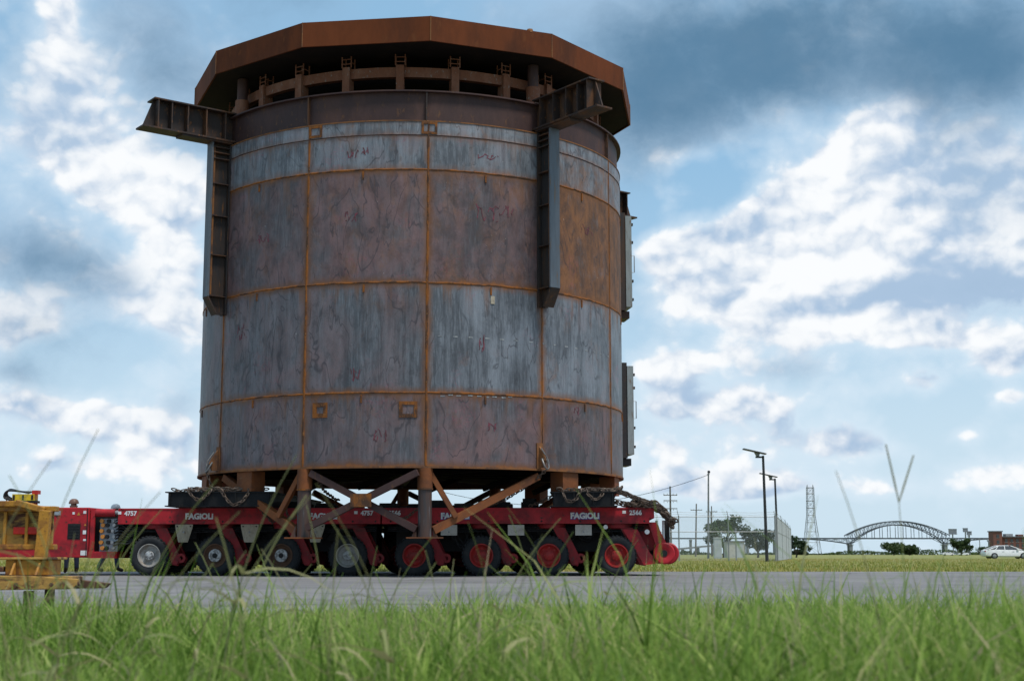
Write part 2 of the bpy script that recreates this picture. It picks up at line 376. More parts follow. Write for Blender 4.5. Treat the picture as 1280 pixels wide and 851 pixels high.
wear_mat('timber', (0.17, 0.125, 0.075), (0.10, 0.072, 0.045), 3, 0.85, 0, 0.4, 0.65, (6, 6, .6))
wear_mat('rubber_mat', (0.016, 0.016, 0.017), (0.034, 0.032, 0.03), 5, 0.8)
wear_mat('pole_wood', (0.17, 0.155, 0.14), (0.12, 0.105, 0.09), 3, 0.85, 0, 0.4, 0.65, (8, 8, .3))
wear_mat('pole_dark', (0.030, 0.030, 0.033), (0.045, 0.045, 0.048), 3, 0.45)
wear_mat('pole_grey', (0.20, 0.21, 0.215), (0.15, 0.155, 0.16), 3, 0.5, 0.2)
wear_mat('slat_grey', (0.46, 0.48, 0.49), (0.37, 0.39, 0.40), 1.5, 0.6)
wear_mat('shed_wall', (0.50, 0.48, 0.43), (0.40, 0.38, 0.33), 2, 0.75)
wear_mat('cabinet_grey', (0.48, 0.50, 0.51), (0.4, 0.42, 0.43), 2, 0.6)
wear_mat('bridge_steel', (0.055, 0.070, 0.085), (0.075, 0.088, 0.10), 0.05, 0.7, 0, 0.4, 0.7, (1, 1, 1), None, 0)
wear_mat('bridge_concrete', (0.24, 0.25, 0.26), (0.19, 0.2, 0.21), 0.05, 0.85, 0, 0.4, 0.7, (1, 1, 1), None, 0)
wear_mat('brick_red', (0.20, 0.085, 0.065), (0.15, 0.075, 0.062), 0.2, 0.85, 0, 0.4, 0.7, (1, 1, 1), None, 0)
wear_mat('roof_grey', (0.13, 0.135, 0.145), (0.10, 0.10, 0.11), 0.3, 0.8, 0, 0.4, 0.7, (1, 1, 1), None, 0)
wear_mat('concrete_pale', (0.34, 0.345, 0.345), (0.26, 0.26, 0.26), 0.3, 0.85, 0, 0.4, 0.7, (1, 1, 1), None, 0)
wear_mat('bark', (0.085, 0.070, 0.056), (0.055, 0.045, 0.036), 4, 0.9, 0, 0.4, 0.65, (3, 3, .6))
wear_mat('skin', (0.36, 0.19, 0.13), (0.30, 0.15, 0.10), 8, 0.55)
wear_mat('jeans', (0.028, 0.042, 0.085), (0.045, 0.06, 0.10), 5, 0.85)
wear_mat('dark_cloth', (0.030, 0.032, 0.036), (0.05, 0.05, 0.055), 5, 0.85)
wear_mat('boot', (0.05, 0.032, 0.02), (0.035, 0.025, 0.02), 6, 0.7)
wear_mat('helmet_brown', (0.21, 0.115, 0.085), (0.16, 0.085, 0.065), 5, 0.4)
wear_mat('helmet_grey', (0.42, 0.46, 0.50), (0.36, 0.4, 0.44), 5, 0.35)
wear_mat('car_white', (0.78, 0.78, 0.78), (0.72, 0.72, 0.72), 1, 0.22, 0, 0.4, 0.7, (1, 1, 1), None, 0)
wear_mat('glass_dark', (0.03, 0.034, 0.04), (0.045, 0.05, 0.055), 1, 0.22, 0, 0.4, 0.7, (1, 1, 1), None, 0, 0.8)
wear_mat('sign_face', (0.17, 0.19, 0.22), (0.24, 0.25, 0.27), 0.4, 0.6, 0, 0.4, 0.7, (1, 1, 1), None, 0)
wear_mat('lamp_red', (0.32, 0.02, 0.02), (0.25, 0.02, 0.02), 3, 0.25, 0, 0.4, 0.7, (1, 1, 1), None, 0)


def leaf_mat(name, dark, light, transl=0.35):
    m, b, bs, out = new_mat(name)
    at = b.n.new('ShaderNodeAttribute'); at.attribute_name = 'tint'
    col = b.mix(at.outputs['Fac'], c4(dark), c4(light))
    b.l.new(col, bs.inputs['Base Color']); bs.inputs['Roughness'].default_value = 0.55
    bs.inputs['Specular IOR Level'].default_value = 0.35
    tr = b.n.new('ShaderNodeBsdfTranslucent'); b.l.new(col, tr.inputs['Color'])
    mx = b.n.new('ShaderNodeMixShader'); mx.inputs[0].default_value = transl
    b.l.new(bs.outputs[0], mx.inputs[1]); b.l.new(tr.outputs[0], mx.inputs[2]); b.l.new(mx.outputs[0], out.inputs[0])
    return m


def grass_mat(name, ramp, transl=0.4):
    m, b, bs, out = new_mat(name)
    at = b.n.new('ShaderNodeAttribute'); at.attribute_name = 'tint'
    cr = b.n.new('ShaderNodeValToRGB')
    els = cr.color_ramp.elements
    els[0].position, els[0].color = ramp[0][0], c4(ramp[0][1])
    els[1].position, els[1].color = ramp[-1][0], c4(ramp[-1][1])
    for pz, col in ramp[1:-1]:
        e = els.new(pz); e.color = c4(col)
    b.l.new(at.outputs['Fac'], cr.inputs[0])
    b.l.new(cr.outputs[0], bs.inputs['Base Color']); bs.inputs['Roughness'].default_value = 0.6
    bs.inputs['Specular IOR Level'].default_value = 0.15
    tr = b.n.new('ShaderNodeBsdfTranslucent'); b.l.new(cr.outputs[0], tr.inputs['Color'])
    mx = b.n.new('ShaderNodeMixShader'); mx.inputs[0].default_value = transl
    b.l.new(bs.outputs[0], mx.inputs[1]); b.l.new(tr.outputs[0], mx.inputs[2]); b.l.new(mx.outputs[0], out.inputs[0])
    return m


grass_mat('verge_blades', [(0.0, (0.085, 0.150, 0.022)), (0.35, (0.205, 0.325, 0.052)), (0.65, (0.35, 0.455, 0.115)), (0.84, (0.48, 0.47, 0.20)), (1.0, (0.42, 0.35, 0.22))], 0.5)
grass_mat('field_blades', [(0.0, (0.125, 0.165, 0.026)), (0.5, (0.265, 0.275, 0.055)), (1.0, (0.42, 0.33, 0.12))], 0.3)
grass_mat('stalk_dry', [(0.0, (0.14, 0.19, 0.055)), (0.5, (0.26, 0.27, 0.11)), (1.0, (0.36, 0.30, 0.17))], 0.3)
leaf_mat('leaves_oak', (0.022, 0.040, 0.014), (0.075, 0.115, 0.035))
leaf_mat('leaves_dark', (0.018, 0.034, 0.018), (0.050, 0.085, 0.036))


def ground_mats():
    m, b, bs, out = new_mat('pavement')
    tc = b.n.new('ShaderNodeTexCoord'); p = tc.outputs['Object']
    n1 = b.noise(p, 0.35, 6, 0.6, 0.5)
    n2 = b.noise(b.v('MULTIPLY', p, (0.18, 1.0, 1)), 1.1, 6, 0.6, 0.3)
    fine = b.noise(p, 55.0, 4, 0.7)
    col = b.mix(b.ss(n1, 0.35, 0.68), (0.138, 0.130, 0.129, 1), (0.200, 0.190, 0.187, 1))
    col = b.mix(b.ss(n2, 0.48, 0.66, 0, 0.55), col, (0.105, 0.100, 0.103, 1))
    n3 = b.noise(b.v('MULTIPLY', p, (0.10, 1.6, 1)), 2.6, 5, 0.6, 0.2)
    col = b.mix(b.ss(n3, 0.52, 0.68, 0, 0.40), col, (0.22, 0.215, 0.215, 1))
    col = b.mix(b.ss(fine, 0.35, 0.7, 0, 0.5), col, (0.14, 0.138, 0.136, 1))
    # cracks
    v = b.n.new('ShaderNodeTexVoronoi'); v.feature = 'DISTANCE_TO_EDGE'; v.inputs['Scale'].default_value = 0.30
    b.l.new(b.v('ADD', p, b.v('MULTIPLY', b.noise(p, 1.4, 4, 0.6, 0, True), (0.9, 0.9, 0))), v.inputs['Vector'])
    col = b.mix(b.ss(v.outputs['Distance'], 0.0, 0.012, 0.7, 0.0), col, (0.06, 0.058, 0.055, 1))
    b.l.new(col, bs.inputs['Base Color']); bs.inputs['Roughness'].default_value = 0.85
    bump(b, bs, fine, 0.5, 0.01)
    m, b, bs, out = new_mat('soil')
    tc = b.n.new('ShaderNodeTexCoord'); p = tc.outputs['Object']
    col = b.mix(b.noise(p, 6, 6, 0.6), (0.06, 0.07, 0.025, 1), (0.12, 0.12, 0.05, 1))
    b.l.new(col, bs.inputs['Base Color']); bs.inputs['Roughness'].default_value = 0.95
    m, b, bs, out = new_mat('field')
    tc = b.n.new('ShaderNodeTexCoord'); p = tc.outputs['Object']
    n1 = b.noise(b.v('MULTIPLY', p, (0.25, 1.0, 1)), 0.12, 7, 0.62, 0.4)
    n2 = b.noise(p, 1.6, 6, 0.65)
    col = b.mix(b.ss(n1, 0.36, 0.64), (0.150, 0.175, 0.030, 1), (0.235, 0.205, 0.058, 1))
    col = b.mix(b.ss(n2, 0.4, 0.7, 0, 0.5), col, (0.10, 0.12, 0.03, 1))
    b.l.new(col, bs.inputs['Base Color']); bs.inputs['Roughness'].default_value = 0.95
    bump(b, bs, n2, 0.6, 0.15)


ground_mats()


def chainlink():
    m, b, bs, out = new_mat('chain_link')
    bs.inputs['Base Color'].default_value = (0.40, 0.42, 0.43, 1); bs.inputs['Metallic'].default_value = 0.3; bs.inputs['Roughness'].default_value = 0.5
    tc = b.n.new('ShaderNodeTexCoord'); sp = b.n.new('ShaderNodeSeparateXYZ'); b.l.new(tc.outputs['UV'], sp.inputs[0])
    a = b.m('ABSOLUTE', b.m('SUBTRACT', b.m('FRACT', b.m('ADD', sp.outputs[0], sp.outputs[1])), 0.5))
    c = b.m('ABSOLUTE', b.m('SUBTRACT', b.m('FRACT', b.m('SUBTRACT', sp.outputs[0], sp.outputs[1])), 0.5))
    w = b.m('LESS_THAN', b.m('MINIMUM', a, c), 0.045)
    tr = b.n.new('ShaderNodeBsdfTransparent'); mx = b.n.new('ShaderNodeMixShader')
    b.l.new(w, mx.inputs[0]); b.l.new(tr.outputs[0], mx.inputs[1]); b.l.new(bs.outputs[0], mx.inputs[2]); b.l.new(mx.outputs[0], out.inputs[0])


chainlink()

# ------------------------------------------------------------------ mesh helpers
class MB:
    def __init__(self):
        self.v, self.f, self.mi, self.cur, self.sm = [], [], [], 0, []
        self.uv = None

    def add(self, vs, fs, smooth=False):
        o = len(self.v)
        self.v += [tuple(x) for x in vs]
        self.f += [tuple(i + o for i in q) for q in fs]
        self.mi += [self.cur] * len(fs); self.sm += [smooth] * len(fs)
        return self

    def slot(self, i):
        self.cur = i
        return self

    def box(self, lo, hi):
        x0, y0, z0 = lo; x1, y1, z1 = hi
        return self.add([(x0, y0, z0), (x1, y0, z0), (x1, y1, z0), (x0, y1, z0), (x0, y0, z1), (x1, y0, z1), (x1, y1, z1), (x0, y1, z1)],
                        [(0, 3, 2, 1), (4, 5, 6, 7), (0, 1, 5, 4), (1, 2, 6, 5), (2, 3, 7, 6), (3, 0, 4, 7)])

    def obox(self, c, ax, ay, az, sx, sy, sz):
        c, ax, ay, az = Vector(c), Vector(ax), Vector(ay), Vector(az)
        vs = [c + ax * (i * sx / 2) + ay * (j * sy / 2) + az * (k * sz / 2) for k in (-1, 1) for (i, j) in ((-1, -1), (1, -1), (1, 1), (-1, 1))]
        return self.add(vs, [(0, 3, 2, 1), (4, 5, 6, 7), (0, 1, 5, 4), (1, 2, 6, 5), (2, 3, 7, 6), (3, 0, 4, 7)])

    def bar(self, p0, p1, w, h, up=(0, 0, 1)):
        """box beam: w across, h along 'up'"""
        p0, p1 = Vector(p0), Vector(p1); d = (p1 - p0); L = d.length; d.normalize()
        side = d.cross(Vector(up))
        if side.length < 1e-5:
            side = d.cross(Vector((1, 0, 0)))
        side.normalize(); u = side.cross(d)
        return self.obox((p0 + p1) / 2, d, side, u, L, w, h)

    def ibeam(self, p0, p1, w, h, t=0.025, up=(0, 0, 1)):
        p0, p1 = Vector(p0), Vector(p1); d = (p1 - p0).normalized()
        side = d.cross(Vector(up)).normalized(); u = side.cross(d)
        self.bar(p0 + u * (h / 2 - t / 2), p1 + u * (h / 2 - t / 2), w, t, up)
        self.bar(p0 - u * (h / 2 - t / 2), p1 - u * (h / 2 - t / 2), w, t, up)
        return self.bar(p0, p1, t, h - 2 * t - 0.001, up)

    def tube(self, pts, r, n=8, cap=True, smooth=True):
        pts = [Vector(p) for p in pts]
        rs = r if isinstance(r, (list, tuple)) else [r] * len(pts)
        vs = []; prev = None
        for i, p in enumerate(pts):
            a = pts[max(0, i - 1)]; c = pts[min(len(pts) - 1, i + 1)]
            d = (c - a).normalized()
            if prev is None:
                s = d.cross(Vector((0, 0, 1)))
                if s.length < 1e-3:
                    s = d.cross(Vector((1, 0, 0)))
            else:
                s = prev - d * prev.dot(d)
            s.normalize(); prev = s; u = d.cross(s)
            for k in range(n):
                t = 2 * math.pi * k / n
                vs.append(p + (s * math.cos(t) + u * math.sin(t)) * rs[i])
        fs = []
        for i in range(len(pts) - 1):
            for k in range(n):
                fs.append((i * n + k, i * n + (k + 1) % n, (i + 1) * n + (k + 1) % n, (i + 1) * n + k))
        self.add(vs, fs, smooth)
        if cap:
            o = len(self.v) - len(vs)
            self.f.append(tuple(o + k for k in reversed(range(n)))); self.f.append(tuple(o + (len(pts) - 1) * n + k for k in range(n)))
            self.mi += [self.cur] * 2; self.sm += [False] * 2
        return self

    def lathe(self, prof, c=(0, 0, 0), axis='Z', n=24, smooth=True, close=False):
        """prof: list of (radius, height)"""
        vs = []
        for (r, h) in prof:
            for k in range(n):
                t = 2 * math.pi * k / n
                a, b_ = r * math.cos(t), r * math.sin(t)
                vs.append({'Z': (c[0] + a, c[1] + b_, c[2] + h), 'Y': (c[0] + a, c[1] + h, c[2] + b_), 'X': (c[0] + h, c[1] + a, c[2] + b_)}[axis])
        fs = []; m = len(prof)
        for i in range(m - 1 + (1 if close else 0)):
            j = (i + 1) % m
            for k in range(n):
                q = (i * n + k, i * n + (k + 1) % n, j * n + (k + 1) % n, j * n + k)
                fs.append(q if axis != 'Y' else q[::-1])
        return self.add(vs, fs, smooth)

    def prism(self, poly, y0, y1, plane='XZ'):
        n = len(poly)
        if plane == 'XZ':
            vs = [(a, y0, b_) for a, b_ in poly] + [(a, y1, b_) for a, b_ in poly]
        elif plane == 'YZ':
            vs = [(y0, a, b_) for a, b_ in poly] + [(y1, a, b_) for a, b_ in poly]
        else:
            vs = [(a, b_, y0) for a, b_ in poly] + [(a, b_, y1) for a, b_ in poly]
        fs = [tuple(range(n)), tuple(reversed(range(n, 2 * n)))] + [(i, i + n, (i + 1) % n + n, (i + 1) % n) for i in range(n)]
        return self.add(vs, fs)

    def arc(self, t0, t1, r0, r1, z0, z1, n=6, smooth=True):
        """part of a ring between angles (degrees, 0 = towards -Y, positive to +X)"""
        vs = []
        for i in range(n + 1):
            t = R(t0 + (t1 - t0) * i / n); s, c = math.sin(t), -math.cos(t)
            vs += [(r0 * s, r0 * c, z0), (r1 * s, r1 * c, z0), (r1 * s, r1 * c, z1), (r0 * s, r0 * c, z1)]
        fs = []
        for i in range(n):
            a, c = i * 4, i * 4 + 4
            for k in range(4):
                fs.append((a + k, c + k, c + (k + 1) % 4, a + (k + 1) % 4))
        fs += [(3, 2, 1, 0), (n * 4, n * 4 + 1, n * 4 + 2, n * 4 + 3)]
        return self.add(vs, fs, smooth)

    def mesh(self, name, mats):
        me = bpy.data.meshes.new(name)
        me.from_pydata(self.v, [], self.f)
        for m in (mats if isinstance(mats, (list, tuple)) else [mats]):
            me.materials.append(MATS[m])
        me.polygons.foreach_set('material_index', self.mi)
        me.polygons.foreach_set('use_smooth', self.sm)
        bm = bmesh.new(); bm.from_mesh(me); bmesh.ops.recalc_face_normals(bm, faces=bm.faces); bm.to_mesh(me); bm.free()
        if any(self.sm) and hasattr(me, 'set_sharp_from_angle'):
            me.set_sharp_from_angle(angle=R(38))
        me.update()
        return me

    def build(self, name, mats, parent=None, **kw):
        return link(name, self.mesh(name, mats), parent, **kw)


def smooth_path(pts, n=5):
    pts = [Vector(p) for p in pts]; q = [pts[0]] + pts + [pts[-1]]; out = []
    for i in range(1, len(q) - 2):
        a, b_, c, d = q[i - 1], q[i], q[i + 1], q[i + 2]
        for k in range(n):
            t = k / n
            out.append(.5 * ((2 * b_) + (c - a) * t + (2 * a - 5 * b_ + 4 * c - d) * t * t + (3 * b_ - a - 3 * c + d) * t ** 3))
    return out + [pts[-1]]


def link(name, me, parent=None, loc=None, rotz=None, color=None):
    o = bpy.data.objects.new(name, me)
    C.objects.link(o)
    if parent:
        o.parent = parent
    if loc:
        o.location = loc
    if rotz is not None:
        o.rotation_euler = (0, 0, rotz)
    if color:
        o.color = color
    return o


def tag(o, label=None, cat=None, group=None, kind=None):
    if label: o['label'] = label
    if cat: o['category'] = cat
    if group: o['group'] = group
    if kind: o['kind'] = kind
    return o


def thing(name, label, cat, loc=(0, 0, 0), rotz=0.0, group=None):
    o = bpy.data.objects.new(name, None); C.objects.link(o)
    o.empty_display_size = 0.3
    o.location = loc; o.rotation_euler = (0, 0, rotz)
    return tag(o, label, cat, group)


def children(o):
    return [c for c in bpy.data.objects if c.parent == o]


def copy_tree(o, parent=None):
    c = o.copy(); C.objects.link(c); c.parent = parent
    for ch in children(o):
        copy_tree(ch, c)
    return c


def text_mesh(txt, size, mat, extrude=0.002, offset=0.0, squash=1.0):
    cu = bpy.data.curves.new('lettering', 'FONT'); cu.body = txt; cu.size = size; cu.extrude = extrude; cu.offset = offset
    cu.align_x = 'CENTER'; cu.resolution_u = 3
    o = bpy.data.objects.new('lettering_tmp', cu); C.objects.link(o)
    dg = bpy.context.evaluated_depsgraph_get(); dg.update()
    me = bpy.data.meshes.new_from_object(o.evaluated_get(dg))
    bpy.data.objects.remove(o)
    me.materials.clear(); me.materials.append(MATS[mat])
    # stand it up: text plane XY -> XZ, facing -Y
    me.transform(Matrix.Rotation(R(90), 4, 'X') @ Matrix.Scale(squash, 4, (0, 1, 0)))
    me.name = 'lettering'
    return me


# ------------------------------------------------------------------ ground
def sheet(name, x0, x1, y0, y1, z, mat, nx=1, ny=1):
    mb = MB()
    xs = np.linspace(x0, x1, nx + 1); ys = np.linspace(y0, y1, ny + 1)
    vs = [(x, y, z) for y in ys for x in xs]
    mb.add(vs, [(j * (nx + 1) + i, j * (nx + 1) + i + 1, (j + 1) * (nx + 1) + i + 1, (j + 1) * (nx + 1) + i) for j in range(ny) for i in range(nx)])
    return tag(mb.build(name, mat), kind='structure')


sheet('field', -9000, 9000, -200, 12000, -0.02, 'field')
sheet('pavement', -160, 160, 10.6, 37.2, 0.0, 'pavement')
PV = [o for o in bpy.data.objects if o.name == 'pavement'][0]
rt = random.Random(44)
for i in range(26):         # tar-sealed cracks in the pavement
    x = rt.uniform(-14, 12); y = rt.uniform(12, 36); a = rt.choice([0, 0, 0, math.pi / 2]) + rt.uniform(-.25, .25); vs = []
    for k in range(26):
        x += math.cos(a) * .3; y += math.sin(a) * .3; a += rt.uniform(-.3, .3) - .15 * math.sin(2 * a); y = min(max(y, 11.2), 36.9)
        w = rt.uniform(.012, .035); vs += [(x + w * math.sin(a), y - w * math.cos(a), .004), (x - w * math.sin(a), y + w * math.cos(a), .004)]
    MB().add(vs, [(2 * k, 2 * k + 2, 2 * k + 3, 2 * k + 1) for k in range(25)]).build('tar_seal', 'rubber_mat', PV)
sheet('verge', -60, 60, -10, 10.75, 0.006, 'soil')

# ------------------------------------------------------------------ the steel tank
RT = 4.8
ZS = [2.133, 3.589, 5.795, 8.111, 8.828, 9.13]      # course seams
TANK = thing('steel_tank', 'huge rusty round steel tank section with twelve-sided roof carried on red transporters', 'tank', (-2.274, 32.64, 0), R(3.985))


def pol(th, r, z):
    t = R(th)
    return Vector((r * math.sin(t), -r * math.cos(t), z))


def shell_plate(z0, z1, n=8):
    me = MB()
    t0, t1 = -14.93, 14.93
    vs, uv = [], []
    for i in range(n + 1):
        u = i / n; t = t0 + (t1 - t0) * u
        for (r, z, v) in ((RT, z0, 0), (RT, z1, 1), (RT - 0.03, z0, 0), (RT - 0.03, z1, 1)):
            vs.append(pol(t, r, z)); uv.append((u, v))
    fs = []
    for i in range(n):
        a, c = i * 4, i * 4 + 4
        fs += [(a, c, c + 1, a + 1), (a + 2, a + 3, c + 3, c + 2), (a + 1, c + 1, c + 3, a + 3), (a, a + 2, c + 2, c)]
    fs += [(0, 1, 3, 2), (n * 4, n * 4 + 2, n * 4 + 3, n * 4 + 1)]
    me.add(vs, fs, True)
    m = me.mesh('shell_plate', 'shell_plate')
    ul = m.uv_layers.new(name='UVMap')
    h = z1 - z0
    for lp in m.loops:
        u, v = uv[lp.vertex_index]
        ul.data[lp.index].uv = (u, v * h)
    return m, h


# (rust, purple, lightness) of the twelve plates of each course, in 30-degree steps from the plate left of the nearest seam
def plate_color(course, k):
    rnd = random.Random(course * 31 + k)
    j = lambda a: a + rnd.uniform(-0.05, 0.05)
    kk = ((k + 6) % 12) - 6
    if course == 0:
        return (j(0.10), j(0.56 if kk <= 0 else .66), j(0.52), 1)
    if course == 1:
        return (j(0.05), j(0.50 if kk <= 0 else 0.02), j(0.58 if kk <= 0 else 0.72), 1)
    if course == 2:
        if kk >= 2: return (j(0.95), j(0.50), j(0.66), 1)
        if kk == 1: return (j(0.24), j(0.85), j(0.52), 1)
        return (j(0.16), j(0.78), j(0.60), 1)
    if course == 3:
        return (j(0.34 if kk >= 2 else 0.06), j(0.12), j(0.80), .55)
    return (j(0.05), j(0.05), j(0.92), .28)


for ci in range(5):
    mesh, ph = shell_plate(ZS[ci] + 0.008, ZS[ci + 1] - 0.008)
    for k in range(12):
        link('shell_plate', mesh, TANK, rotz=R(3 - 15 + 30 * k), color=plate_color(ci, k))
# UV is (u, metres up): turn it into edge distances inside the material via a per-mesh attribute
for me in {c.data for c in children(TANK)}:
    h = max(d.uv[1] for d in me.uv_layers[0].data)
    at = me.attributes.new('plate_h', 'FLOAT', 'POINT'); at.data.foreach_set('value', [h] * len(me.vertices))
# weld seams: rings and verticals, each its own piece, proud of the plates and uneven in width
def wobble_ring(z, w0, w1, n=240, t0=0.0, t1=360.0):
    mb = MB(); rd = random.Random(int(z * 1000)); prev = w0; vs = []
    for i in range(n):
        prev = .55 * prev + .45 * rd.uniform(w0, w1); dz = rd.uniform(-.006, .006); t = t0 + (t1 - t0) * i / n
        vs += [pol(t, RT - .002, z + dz - prev), pol(t, RT + .010, z + dz - prev * .5), pol(t, RT + .010, z + dz + prev * .5), pol(t, RT - .002, z + dz + prev)]
    fs = [(i * 4 + k, ((i + 1) % n) * 4 + k, ((i + 1) % n) * 4 + k + 1, i * 4 + k + 1) for i in range(n) for k in range(3)]
    return mb.add(vs, fs, True)


def wobble_vertical(w0, w1, seed, n=90):
    mb = MB(); rd = random.Random(seed); vs = []; prev = w0
    z0, z1 = ZS[0] + .02, ZS[5] - .03
    for i in range(n + 1):
        prev = .5 * prev + .5 * rd.uniform(w0, w1); dx = rd.uniform(-.004, .004); z = z0 + (z1 - z0) * i / n
        vs += [(-prev + dx, -RT + .002, z), (-prev * .5 + dx, -RT - .013, z), (prev * .5 + dx, -RT - .013, z), (prev + dx, -RT + .002, z)]
    return mb.add(vs, [(i * 4 + k, i * 4 + k + 1, (i + 1) * 4 + k + 1, (i + 1) * 4 + k) for i in range(n) for k in range(3)], True)


for z in ZS[1:4]:
    wobble_ring(z, .008, .028).build('ring_weld', 'weld_rust', TANK)
wobble_ring(ZS[4], .003, .010).build('ring_weld', 'girder_rust', TANK)
for k in range(12):
    (wobble_vertical(.012, .036, k) if k in (0, 11, 5, 6) else wobble_vertical(.005, .016, k)).build('vertical_weld', 'weld_rust', TANK, rotz=R(3 + 30 * k))
# fitting lugs burnt off below each ring weld, one in the middle of each plate
tabm = MB().arc(-0.22, 0.22, RT, RT + 0.02, -0.20, -0.04, 1).mesh('fitting_lug', 'weld_rust')
for z in ZS[1:4]:
    for k in range(12):
        link('fitting_lug', tabm, TANK, rotz=R(3 - 15 + 30 * k + random.uniform(-1, 1)), loc=(0, 0, z))
# framed weld patches
def frame_patch(th, z, w, h, t=0.05):
    mb = MB(); a = math.degrees(w / 2 / RT); ta = math.degrees(t / RT)
    mb.arc(th - a, th + a, RT, RT + 0.014, z + h / 2 - t, z + h / 2, 2).arc(th - a, th + a, RT, RT + 0.014, z - h / 2, z - h / 2 + t, 2)
    mb.arc(th - a, th - a + ta, RT, RT + 0.0142, z - h / 2 + t, z + h / 2 - t, 1).arc(th + a - ta, th + a, RT, RT + 0.0142, z - h / 2 + t, z + h / 2 - t, 1)
    return mb.build('weld_patch', 'weld_rust', TANK)
frame_patch(-22.6, 3.26, 0.32, 0.30, 0.085); frame_patch(-1.2, 3.255, 0.36, 0.32, 0.07)
frame_patch(-25.3, 8.98, 0.30, 0.25); frame_patch(3.2, 8.98, 0.32, 0.26)
tag(MB().arc(18.6, 19.6, RT, RT + 0.012, 5.42, 5.58, 1).build('paper_tag', 'plate_beige', TANK), 'small beige tag stuck to the plate')
# crayon scribbles and chalk dashes left by the fitters
def scribble(th, z, w, h, seed, mat):
    rd = random.Random(seed); mb = MB(); pts = []
    n = 26
    for i in range(n):
        t = i / (n - 1)
        pts.append((th + math.degrees(w / RT) * (t - .5 + .14 * math.sin(9 * t + seed) + rd.uniform(-.10, .10)), z + h * .5 * math.sin(t * 19 + seed * 1.7) * rd.uniform(.4, 1)))
    for i in range(n - 1):
        (a, za), (c, zc) = pts[i], pts[i + 1]
        if rd.random() < .22: continue
        k = .009
        mb.add([pol(a, RT + .003, za - k), pol(c, RT + .003, zc - k), pol(c, RT + .003, zc + k), pol(a, RT + .003, za + k)], [(0, 1, 2, 3)])
        ka = math.degrees(k / RT)
        mb.add([pol(a - ka, RT + .0034, za), pol(a + ka, RT + .0034, za), pol(c + ka, RT + .0034, zc), pol(c - ka, RT + .0034, zc)], [(0, 1, 2, 3)])
    o = mb.build('crayon_scribble', mat, TANK); o['kind'] = 'stuff'


for i, (th, z, w, h) in enumerate(((18, 7.3, .45, .4), (22.5, 7.35, .35, .35), (-15.4, 8.45, .2, .2), (-12.5, 8.5, .12, .18), (-41, 6.9, .35, .25), (-15.5, 7.15, .3, .25), (16.5, 4.6, .12, .4), (50, 7.3, .4, .25), (-48, 5.0, .25, .4), (-14, 3.95, .15, .3), (-8, 2.75, .3, .3), (19, 2.95, .2, .2), (45, 3.4, .2, .2), (18, 8.45, .4, .15))):
    scribble(th, z, w, h, i + 3, 'crayon_pink')
cd = MB().arc(-.55, .55, RT, RT + .003, -.012, .012, 1).mesh('chalk_mark', 'crayon_white')
for i in range(15):
    link('chalk_mark', cd, TANK, loc=(0, 0, 4.72 - .002 * i), rotz=R(6 + 3.9 * i + random.uniform(-.5, .5)))
for i in range(9):
    link('chalk_mark', cd, TANK, loc=(0, 0, 3.55 + random.uniform(-.03, .01)), rotz=R(7 + 2.1 * i + random.uniform(-.5, .5)))
# bottom rim and floor
MB().arc(0, 360, RT - 0.12, RT + 0.016, ZS[0] - 0.025, ZS[0] + 0.012, 96).build('bottom_rim', 'edge_rust', TANK)
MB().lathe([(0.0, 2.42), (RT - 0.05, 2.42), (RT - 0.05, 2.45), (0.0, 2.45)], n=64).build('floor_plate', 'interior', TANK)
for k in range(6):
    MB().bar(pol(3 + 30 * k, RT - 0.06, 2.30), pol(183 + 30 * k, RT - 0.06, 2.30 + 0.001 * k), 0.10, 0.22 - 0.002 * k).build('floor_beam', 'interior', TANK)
# ring girder
MB().arc(0, 360, RT - 0.16, RT - 0.06, ZS[5] + 0.004, 9.735, 96).build('girder_web', 'girder_rust', TANK)
MB().arc(0, 360, RT - 0.34, RT + 0.03, 9.735, 9.765, 96).build('girder_flange', 'girder_rust', TANK)
MB().arc(0, 360, RT - 0.20, RT + 0.012, ZS[5] - 0.020, ZS[5] + 0.004, 96).build('girder_foot_weld', 'edge_rust', TANK)
gs = MB().arc(-0.14, 0.14, RT - 0.07, RT + 0.015, ZS[5] + 0.005, 9.734, 1).mesh('girder_stiffener', 'arm_rust')
for k in range(12):
    link('girder_stiffener', gs, TANK, rotz=R(2.5 + 30 * k))
# gallery of columns under the roof
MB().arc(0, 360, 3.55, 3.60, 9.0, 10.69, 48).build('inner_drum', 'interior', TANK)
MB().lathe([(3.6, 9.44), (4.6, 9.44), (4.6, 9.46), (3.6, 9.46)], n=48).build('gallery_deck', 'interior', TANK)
MB().arc(0, 360, 4.20, 4.33, 10.20, 10.41, 96).build('gallery_ring_beam', 'column_rust', TANK)
colm = MB()
colm.box((-0.080, -4.40, 9.46), (0.080, -4.15, 10.44))
fr = MB()
for x in (-0.10, 0.10):
    fr.bar((x, -4.36, 10.44), (x, -4.36, 10.68), 0.022, 0.022); fr.bar((x, -4.16, 10.44), (x, -4.16, 10.68), 0.022, 0.022)
for z in (10.52, 10.62):
    fr.bar((-0.115, -4.36, z), (0.115, -4.36, z), 0.018, 0.018)
for x in (-0.10, 0.10):
    fr.bar((x, -4.37, 10.56), (x, -4.15, 10.56), 0.018, 0.018)
cm, fm = colm.mesh('gallery_column', 'column_rust'), fr.mesh('jack_frame', 'column_rust')
for k in range(24):
    o = link('gallery_column', cm, TANK, rotz=R(10.5 + 15 * k))
    link('jack_frame', fm, o)
